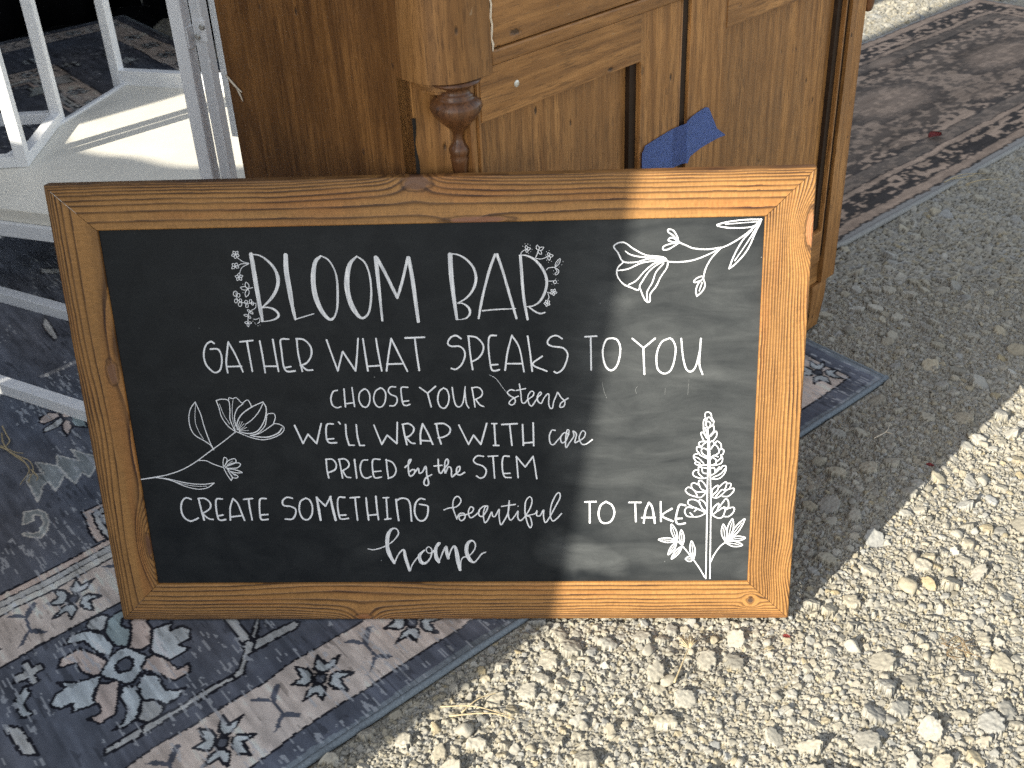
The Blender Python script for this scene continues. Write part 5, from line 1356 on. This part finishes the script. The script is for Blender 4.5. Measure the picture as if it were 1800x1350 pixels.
 'tulip': """s 570,2150,197 748,2178,271 938,2216,197 1145,2288,196 1331,2392,195 1533,2536,182 1734,2678,169 1920,2819,168
s 1604,2568,182 1565,2686,181 1521,2895,180 1497,3076,180 1449,3250,179
s 1449,3250,179 1376,3155,179 1336,3027,180 1338,2885,181 1384,2780,181 1494,2700,181 1570,2634,182 1604,2568,182
s 1454,3243,84 1414,3000,96 1431,2858,96 1486,2727,97
s 735,2178,185 929,2156,185 1166,2093,185 1385,2070,184 1547,2089,184
s 1547,2089,184 1452,2022,184 1326,1999,185 1159,2039,185 963,2135,185 784,2177,185
s 905,2156,98 1115,2080,98 1283,2044,111 1443,2042,98
s 1371,2418,183 1480,2413,183 1571,2363,183 1699,2312,183
s 1699,2315,183 1703,2395,182 1730,2461,182 1761,2421,182 1713,2328,183
s 1713,2328,183 1772,2407,182 1861,2439,182 1866,2380,182 1737,2328,183
s 1724,2315,183 1803,2367,182 1902,2379,182 1929,2352,182 1881,2306,183 1783,2301,183 1723,2308,183
s 1745,2294,183 1841,2280,183 1940,2239,183 1872,2233,183 1789,2254,183 1744,2288,183
s 1756,2281,183 1810,2227,183 1872,2186,183 1857,2159,183 1803,2167,183 1768,2234,183
s 1699,2312,183 1734,2208,183 1778,2120,184
s 1778,2120,184 1797,2174,183 1753,2261,183
s 1753,2354,97 1833,2407,97
s 1788,2247,98 1842,2186,98
s 1921,2825,180 1835,2904,180 1767,3034,180 1748,3163,179 1725,3265,179
s 1725,3265,179 1811,3283,178 1885,3256,178 1888,3135,179 1872,3007,180 1895,2904,180 1921,2825,180
s 1761,3220,83 1796,3072,96 1862,2930,96
s 1885,3256,178 1897,3301,178 1943,3287,178 1992,3299,178 2043,3235,178 2071,3216,178
s 1947,3275,83 1921,3160,107 1908,3007,108 1923,2838,120
s 2071,3216,178 1985,3147,179 1935,3032,179 1937,2903,180
s 2060,3222,178 2130,3266,178 2161,3221,178 2173,3176,178
s 1948,2851,216 1961,2954,216 2035,3069,215 2178,3169,214 2329,3237,213
s 2329,3237,213 2361,3154,214 2342,3039,215 2280,2911,215 2197,2822,216 2086,2797,216 1969,2825,216
s 2326,3212,178 2253,3092,179 2157,2990,179 2066,2927,180
s 2354,3039,179 2381,3071,179 2453,3070,178 2464,3012,179 2432,2935,179
s 2438,2935,179 2508,2921,179 2565,2869,179 2518,2792,180 2391,2729,180 2256,2707,180 2104,2745,180 1933,2825,180
s 2118,2764,180 2256,2808,180 2437,2929,179
s 2353,3026,179 2314,2898,179 2206,2796,180 2107,2771,180
s 2538,2869,215 2470,2793,264 2320,2742,264 2142,2758,216
s 1954,2851,96 1974,2915,96 1999,2967,84
s 1960,2851,96 2006,2928,96 2031,2969,84
s 1960,2851,96 2021,2908,96 2050,2938,84
s 1966,2846,96 2030,2882,96 2064,2912,84
s 1965,2843,96 2040,2865,96 2080,2886,84
s 1971,2838,96 2043,2837,96 2098,2843,84""",
 'trumpet': """s 8534,5477,442 8481,5416,377 8418,5354,289 8299,5259,245 8169,5181,246 8069,5137,246 7915,5059,247 7748,4998,248 7579,4978,248 7455,4984,248
s 8080,5148,246 7913,5128,247 7756,5143,247 7665,5180,247 7575,5223,247
s 7575,5223,247 7551,5298,246 7505,5368,246 7449,5381,246 7449,5347,246 7506,5305,246 7563,5240,247
s 7575,5223,247 7506,5276,246 7462,5271,247 7451,5243,247 7496,5230,247 7575,5217,247
s 7575,5211,247 7485,5207,247 7396,5174,247 7396,5133,248 7464,5144,247 7564,5205,247
s 8069,5137,246 7961,5011,247 7898,4883,248 7878,4777,249
s 7878,4777,249 7855,4795,249 7799,4773,249 7766,4738,250 7777,4720,250 7845,4742,249 7878,4771,249
s 7878,4765,249 7898,4682,250 7871,4611,250 7805,4546,251
s 7805,4546,251 7792,4612,250 7812,4695,250 7867,4760,249
s 7863,4718,181 7831,4612,205
s 8534,5477,243 8346,5478,244 8148,5457,244 8016,5420,245 8128,5389,245 8284,5380,244 8438,5394,244 8513,5449,243
s 8502,5452,155 8292,5440,155 8115,5429,178
s 8534,5472,243 8474,5324,244 8384,5107,246 8256,4946,247 8179,4883,248
s 8179,4883,248 8230,5040,247 8323,5224,245 8429,5348,244
s 8473,5359,289 8359,5165,156 8243,4982,225
s 8529,5466,332 8504,5404,443 8463,5325,333
s 7450,4980,249 7409,5034,248 7330,5053,248 7183,5074,248 7047,5147,248 6945,5224,248 6878,5234,248 6821,5210,248 6805,5175,248 6855,5104,249 6918,4997,249 7071,4988,249 7217,5026,249 7398,5022,248
s 6940,5126,203 7002,5083,249 7127,5051,249 7398,5028,248
s 6918,4991,249 6855,4928,250 6838,4869,250 6856,4797,251 6924,4713,251 7016,4669,251 7090,4638,251 7113,4667,251 7124,4709,251 7219,4861,250 7309,4942,249 7421,4999,248
s 6850,4886,250 6980,4907,250 7150,4981,249 7376,5005,248
s 6981,4706,251 7072,4757,251 7174,4874,250 7286,4966,249 7410,5005,248
s 7118,4661,251 7165,4540,252 7206,4485,252 7240,4497,252 7245,4587,252 7312,4681,251 7367,4799,250 7434,4904,249 7450,4974,249
s 7209,4497,252 7205,4612,251 7266,4730,251 7310,4859,250 7399,4964,249""",
 'lupine': """s 8024,597,256 8016,1303,252 8009,1934,248
s 8079,597,256 8066,1303,252 8053,1934,248
s 8010,619,256 7925,774,255 7827,927,255 7700,1102,254 7623,1188,253
s 8079,850,255 8127,969,254 8198,1087,253 8262,1146,253 8307,1194,252
s 7628,1183,253 7633,1239,253 7625,1303,253 7602,1362,252 7573,1405,252 7553,1424,252 7549,1396,252 7550,1342,253 7564,1280,253 7593,1224,253 7628,1183,253
s 7621,1207,152 7568,1376,126
s 7624,1178,254 7577,1202,253 7519,1219,253 7460,1218,254 7412,1207,254 7388,1195,254 7411,1180,254 7458,1162,254 7517,1152,254 7576,1160,254 7624,1178,254
s 7600,1179,152 7435,1192,127
s 7629,1161,254 7592,1134,254 7557,1091,254 7533,1040,255 7521,994,255 7519,967,255 7539,980,255 7571,1012,255 7602,1057,254 7621,1112,254 7629,1161,254
s 7618,1142,152 7541,1006,127
s 7700,1102,254 7716,1150,254 7723,1210,253 7714,1269,253 7698,1315,253 7684,1338,252 7674,1314,253 7664,1266,253 7663,1207,253 7678,1148,254 7700,1102,254
s 7699,1125,152 7687,1291,126
s 7700,1096,254 7660,1070,254 7618,1029,254 7587,977,255 7568,929,255 7563,902,255 7585,913,255 7621,944,255 7659,989,255 7686,1045,254 7700,1096,254
s 7687,1077,152 7590,941,128
s 7855,905,255 7869,962,254 7872,1030,254 7858,1095,254 7837,1146,253 7821,1171,253 7811,1143,253 7804,1088,254 7807,1021,254 7827,956,255 7855,905,255
s 7852,932,153 7828,1118,127
s 7855,900,255 7833,924,255 7806,938,255 7779,932,255 7757,916,255 7747,901,255 7758,885,255 7780,868,255 7808,862,255 7834,876,255 7855,900,255
s 7845,900,153 7769,900,127
s 8261,1168,252 8277,1221,252 8281,1285,252 8268,1347,251 8246,1395,251 8229,1419,251 8218,1392,251 8209,1340,251 8211,1277,252 8232,1216,252 8261,1168,252
s 8258,1193,151 8235,1369,126
s 8297,1189,252 8332,1245,252 8357,1319,251 8362,1397,251 8355,1463,250 8344,1497,250 8324,1470,250 8298,1413,251 8280,1338,251 8282,1257,252 8297,1189,252
s 8302,1220,151 8335,1436,125
s 8316,1199,252 8371,1244,252 8428,1311,251 8470,1388,251 8496,1457,250 8504,1496,250 8475,1476,250 8426,1427,251 8374,1356,251 8337,1274,252 8316,1199,252
s 8335,1229,151 8467,1437,125
s 8316,1192,252 8360,1174,252 8413,1167,252 8464,1178,252 8503,1198,252 8522,1214,252 8500,1226,252 8457,1237,252 8405,1237,252 8355,1219,252 8316,1192,252
s 8337,1194,151 8481,1210,126
s 8271,1146,253 8312,1113,253 8365,1088,253 8421,1084,253 8466,1093,253 8489,1105,252 8469,1125,252 8427,1150,252 8373,1167,252 8317,1163,252 8271,1146,253
s 8293,1142,152 8446,1113,126
s 8014,1611,250 7958,1643,250 7909,1738,250 7917,1784,249 7973,1747,249 8013,1663,250
s 7918,1737,250 7852,1780,249 7778,1781,250 7761,1728,250 7827,1675,250 7883,1654,250 7996,1590,250
s 7827,1665,250 7753,1671,250 7722,1613,251 7756,1544,251 7831,1533,251 7914,1538,251 7996,1585,250
s 7847,1612,250 7884,1643,250 7940,1622,250 7996,1590,250
s 7792,1592,251 7830,1549,251
s 8071,1568,250 8087,1652,250 8149,1725,249 8160,1693,249 8135,1610,250 8081,1557,250
s 8169,1672,250 8213,1745,249 8248,1792,249 8282,1755,249 8281,1661,249 8225,1672,249
s 8081,1557,250 8147,1515,251 8211,1525,250 8245,1630,250 8216,1661,249 8144,1610,250
s 8245,1630,250 8308,1661,249 8359,1660,249 8352,1597,250 8294,1535,250 8220,1535,250
s 8005,1769,240 8005,2234,237 7999,2437,236 7992,2688,235 7984,2807,234
s 8056,1769,240 8033,2233,237 8016,2537,235 8006,2677,235
s 7948,2955,233 7951,3005,233 7982,3019,233 8019,2999,233 8029,2954,233
s 7958,2941,233 7932,2897,233 7933,2808,234 7941,2738,234 7965,2698,235 7988,2668,235
s 8029,2945,233 8058,2895,233 8055,2846,234 8066,2786,234 8058,2746,234 8019,2697,234 8002,2657,235
s 7959,2896,233 7985,2945,233 8012,2940,233 8040,2895,233
s 7960,2876,233 7986,2891,233 8018,2866,233 8015,2826,234 7989,2797,234 7965,2837,234 7960,2876,233
s 7989,2797,234 8033,2826,234 8055,2846,234
s 7953,2807,234 7987,2698,235
s 7940,2628,235 7911,2689,235 7905,2738,234 7937,2728,234 7979,2658,235
s 8066,2627,235 8100,2686,234 8098,2746,234 8076,2746,234 8028,2687,235
s 7985,2613,235 7931,2613,235 7890,2604,235 7882,2569,235 7911,2528,236 7860,2539,236 7857,2489,236 7881,2448,236 7827,2429,236 7819,2388,237 7847,2337,237 7839,2307,237 7876,2281,237 7995,2280,237
s 7911,2528,236 7941,2578,235 7985,2608,235
s 7988,2497,236 7943,2518,236 7916,2498,236 7926,2448,236 7991,2396,236
s 7886,2448,236 7909,2417,236 7992,2371,236
s 7828,2398,237 7883,2377,237 7948,2306,237
s 7847,2337,237 7903,2306,237
s 8021,2607,235 8057,2617,235 8077,2577,235 8111,2616,235 8158,2576,235 8169,2515,235 8197,2485,235 8190,2434,236 8163,2415,236 8187,2374,236 8176,2313,236 8122,2283,237 8040,2276,237
s 8034,2507,236 8077,2567,235 8123,2526,235 8139,2465,236 8117,2435,236 8037,2386,236
s 8138,2485,236 8169,2515,235
s 8038,2365,236 8073,2416,236 8128,2395,236
s 8064,2385,236 8102,2355,236 8103,2304,237 8068,2284,237
s 8121,2334,236 8173,2384,236
s 7996,2234,237 7941,2245,237 7886,2255,237 7883,2215,238 7842,2210,238 7815,2169,238 7835,2123,238 7927,2089,238 8000,2101,238
s 7887,2214,238 7888,2163,238 7945,2101,238
s 7928,2234,237 7943,2173,238 7998,2157,238
s 8042,2233,237 8078,2243,237 8107,2202,237 8150,2252,237 8170,2222,237 8187,2262,237 8232,2262,237 8230,2190,237 8191,2119,238 8129,2079,238 8055,2085,238
s 8045,2131,238 8098,2171,237 8087,2233,237
s 8107,2171,237 8160,2232,237
s 8064,2100,238 8163,2150,237 8229,2231,237
s 8001,1905,239 7931,1936,239 7892,2019,239 7900,2061,238 7947,2039,238 8000,1956,239
s 7893,1999,239 7837,2025,239 7801,2010,239 7811,1948,239 7877,1895,239 7987,1900,239
s 7811,1948,239 7756,1964,239 7725,1918,240 7767,1865,240 7842,1833,240 7925,1817,240 7988,1884,239
s 7849,1906,239 7878,1843,240
s 8062,1852,239 8069,1925,239 8114,1976,239 8145,1986,238 8134,1914,239 8072,1842,239
s 8155,1965,239 8231,2037,238 8250,2006,238 8226,1923,239 8189,1923,239 8118,1831,239
s 8250,2016,238 8305,2010,238 8298,1943,238 8344,1943,238 8337,1891,239 8275,1829,239 8201,1830,239
s 8063,1821,240 8137,1810,240 8209,1871,239 8244,1913,239 8298,1943,238""",
 'ghost': """s 6657,3437,39 6677,3330,59 6712,3227,40
s 7101,3384,39 7071,3335,59 7085,3281,39
s 7445,3351,39 7440,3266,39
s 7737,3463,39 7724,3261,49""",
}

def ribbon_mesh(name, text, zbase):
    V, F, nv = [], [], 0
    rgn = np.random.default_rng(len(text))
    for si, ln in enumerate(text.strip().split('\n')):
        kind, *pts = ln.split()
        P = np.array([[float(t) for t in p.split(',')] for p in pts]); P = P * (1e-4, 1e-4, .66e-5)
        z = zbase + si * 5e-6
        if kind == 'd':
            x, y, w = P[0]; a = np.linspace(0, 2 * np.pi, 12, endpoint=False)
            V += [(x, y, z)] + [(x + w / 2 * math.cos(t) * 1.05, y + w / 2 * math.sin(t), z) for t in a]
            F += [(nv, nv + 1 + i, nv + 1 + (i + 1) % 12) for i in range(12)]; nv += 13; continue
        C = catmull(P, 7)
        keep = np.concatenate([[True], np.linalg.norm(np.diff(C[:, :2], axis=0), axis=1) > 1e-5]); C = C[keep]
        xy, w = C[:, :2], C[:, 2] * .5
        w = w * (1 + .07 * np.interp(np.arange(len(w)), np.arange(0, len(w) + 4, 4), rgn.normal(0, 1, len(np.arange(0, len(w) + 4, 4))).clip(-1.5, 1.5)))
        d = np.gradient(xy, axis=0); d /= np.linalg.norm(d, axis=1)[:, None] + 1e-12; n = np.stack([-d[:, 1], d[:, 0]], -1)
        ring = [(xy[i] + n[i] * w[i], xy[i] - n[i] * w[i]) for i in range(len(xy))]
        def cap(c, dd, nn, ww): return [(c + dd * ww * .8 * math.sin(t) + nn * ww * math.cos(t), c + dd * ww * .8 * math.sin(t) - nn * ww * math.cos(t)) for t in (1.35, .95, .5)]
        pre = cap(xy[0], -d[0], n[0], w[0]); post = cap(xy[-1], d[-1], n[-1], w[-1])[::-1]
        allr = pre + ring + post
        for i, (l, r) in enumerate(allr):
            zz = z + 3e-8 * i; V += [(*l, zz), (*r, zz)]
        F += [(nv + 2 * i, nv + 2 * i + 1, nv + 2 * i + 3, nv + 2 * i + 2) for i in range(len(allr) - 1)]; nv += 2 * len(allr)
    me = bpy.data.meshes.new(name); me.from_pydata([tuple(map(float, v)) for v in V], [], F)
    me.update(); return me
def marker(name, streak):
    N = NT(name); f = N.noise(N.coord((1, .06, 1)), 620, 3, .6); g = N.noise(N.coord(), 60, 3)
    lo = tuple(x * (1 - streak) for x in (.80, .83, .88))
    c = N.mix(N.ramp(f, [(.30, 0.0), (.66, 1.0)]), lo, (.84, .85, .86))
    c = N.mix(N.math('MULTIPLY', N.ramp(g, [(.35, 1.0), (.6, 0.0)]), streak * .6), c, tuple(x * .75 for x in lo))
    N.base(c, .75, .2); return N.m
MK, MKB = marker('chalk_marker', .24), marker('broad_chalk_marker', .42)
GH = plain_mat('rubbed_chalk', (.20, .21, .21), .9, .1, 300, .3)
lab = dict(bloom=('lettering', 'broad white capitals reading BLOOM BAR'), letter_flowers=('flower_drawing', 'tiny white flowers growing around the big capitals'),
           gather=('lettering', 'white capitals reading GATHER WHAT SPEAKS TO YOU'), choose=('lettering', 'small line reading CHOOSE YOUR stems'), wrap=('lettering', "small line reading WE'LL WRAP WITH care"),
           priced=('lettering', 'small line reading PRICED by the STEM'), create=('lettering', 'long line reading CREATE SOMETHING beautiful TO TAKE'), home=('lettering', 'brush script word home'),
           tulip=('flower_drawing', 'white tulip drawing at the left edge'), trumpet=('flower_drawing', 'white trumpet flower drawing in the upper right corner'), lupine=('flower_drawing', 'white lupine drawing in the lower right corner'), ghost=('chalk_mark', 'faint rubbed chalk lines'))
for i, (k, txt) in enumerate(STROKES.items()):
    nm, lb = lab[k]
    if k == 'ghost':
        for q_, ln in enumerate(txt.strip().split('\n')): link(nm, ribbon_mesh(nm, ln, PZF + .00025 + i * 1e-5), GH, panel)
        continue
    o = link(nm, ribbon_mesh(nm, txt, PZF + .00025 + i * 1e-5), GH if k == 'ghost' else MKB if k in ('bloom', 'home') else MK, panel)
    o['label'] = lb

# ------------------------------------------------------------------ litter on the ground
def thin(name, strands, rad, mat, label, cat):
    bm = bmesh.new()
    for pts in strands:
        C = catmull(pts, 5) if len(pts) > 2 else np.array(pts)
        add_tube(bm, C, [rad * (1 - .55 * i / max(1, len(C) - 1)) for i in range(len(C))], 6)
    return tag(link(name, bm_mesh(name, bm, True), mat), label, cat)
thin('raffia_twine', [[(-.372, .475, .004), (-.352, .446, .007), (-.339, .428, .005), (-.336, .405, .006), (-.309, .386, .005), (-.279, .366, .008), (-.263, .342, .006), (-.262, .315, .004)],
                      [(-.365, .455, .003), (-.345, .418, .009), (-.325, .395, .007), (-.291, .370, .006), (-.268, .339, .004), (-.257, .309, .006)],
                      [(-.39, .43, .003), (-.350, .414, .006), (-.318, .397, .004), (-.30, .392, .005)], [(-.268, .345, .005), (-.250, .327, .004), (-.249, .318, .003)],
                      [(-.372, .40, .005), (-.347, .408, .007), (-.31, .383, .005), (-.272, .348, .006), (-.271, .306, .004)]], .0016, STRAW, 'frayed tan raffia twine on the patterned rug at the left edge', 'twine')
thin('dry_straw', [[(.458, -.158, .004), (.50, -.160, .007), (.545, -.172, .004)], [(.485, -.168, .004), (.505, -.150, .009), (.530, -.138, .008)], [(.47, -.172, .003), (.52, -.170, .006), (.552, -.178, .004)]], .0011, STRAW,
     'dry straw stalks on the sunlit gravel below the chalkboard', 'straw')
thin('dry_straw', [[(1.512, 1.452, .004), (1.560, 1.482, .010), (1.622, 1.500, .004)], [(1.56, 1.44, .004), (1.60, 1.452, .008), (1.650, 1.462, .005)], [(1.53, 1.47, .004), (1.578, 1.477, .008), (1.60, 1.50, .005)]], .0015, STRAW,
     'dry straw stalks on the shaded gravel beside the runner rug', 'straw')
thin('twig', [[(1.118, .410, .004), (1.140, .424, .007), (1.150, .444, .006)], [(1.140, .424, .006), (1.149, .419, .006)]], .0011, PALE, 'short pale forked twig on the shaded gravel near the rug corner', 'twig')
thin('dry_grass', [[(.752, -.118, .004), (.765, -.088, .009), (.775, -.062, .010)]] + [[(.775, -.064, .010), (.775 + .012 * math.cos(a), -.055 + .013 * math.sin(a), .011 + .002 * math.sin(3 * a))] for a in np.linspace(.2, 3.3, 9)], .0013, STRAW,
     'dried grass seed head on the sunlit gravel under the chalkboard', 'grass stem')
thin('dry_moss', [[(1.118 + .016 * math.cos(a * 2.4), -.065 + .016 * math.sin(a * 1.9), .003), (1.12 + .02 * math.cos(a * 1.3 + 1), -.06 + .018 * math.sin(a * 2.7), .009), (1.125 + .022 * math.cos(a * 3.1), -.055 + .02 * math.sin(a * 1.1), .004)] for a in range(9)], .0007, MOSS,
     'small tuft of dry brown moss on the sunlit gravel at the right', 'moss')
def petal(loc, az, size, label, name='petal'):
    bm = bmesh.new(); n = 9; rows = []
    for i in range(n):
        x = i / (n - 1); w = size * .34 * math.sin(math.pi * min(1, x * .92 + .05)) ** .7
        rows.append([bm.verts.new((size * (x - .5), w * (k / 3 - 1), .15 * size * (k / 3 - 1) ** 2 + .05 * size * math.sin(x * 5))) for k in range(7)])
    for a, b in zip(rows, rows[1:]):
        for k in range(6): bm.faces.new((a[k], b[k], b[k + 1], a[k + 1]))
    bmesh.ops.solidify(bm, geom=bm.faces[:], thickness=.0006)
    o = link(name, bm_mesh(name, bm, True), RED); o.location = loc; o.rotation_euler = (.12, -.1, az); return tag(o, label, 'petal')
petal((1.568, 1.745, .008), R(20), .040, 'crumpled red petal lying on the runner rug')
petal((1.187, .333, .005), R(-20), .012, 'tiny red petal among the shaded stones right of the chalkboard')
petal((.905, -.038, .004), R(-10), .010, 'tiny red petal among the sunlit stones under the chalkboard')
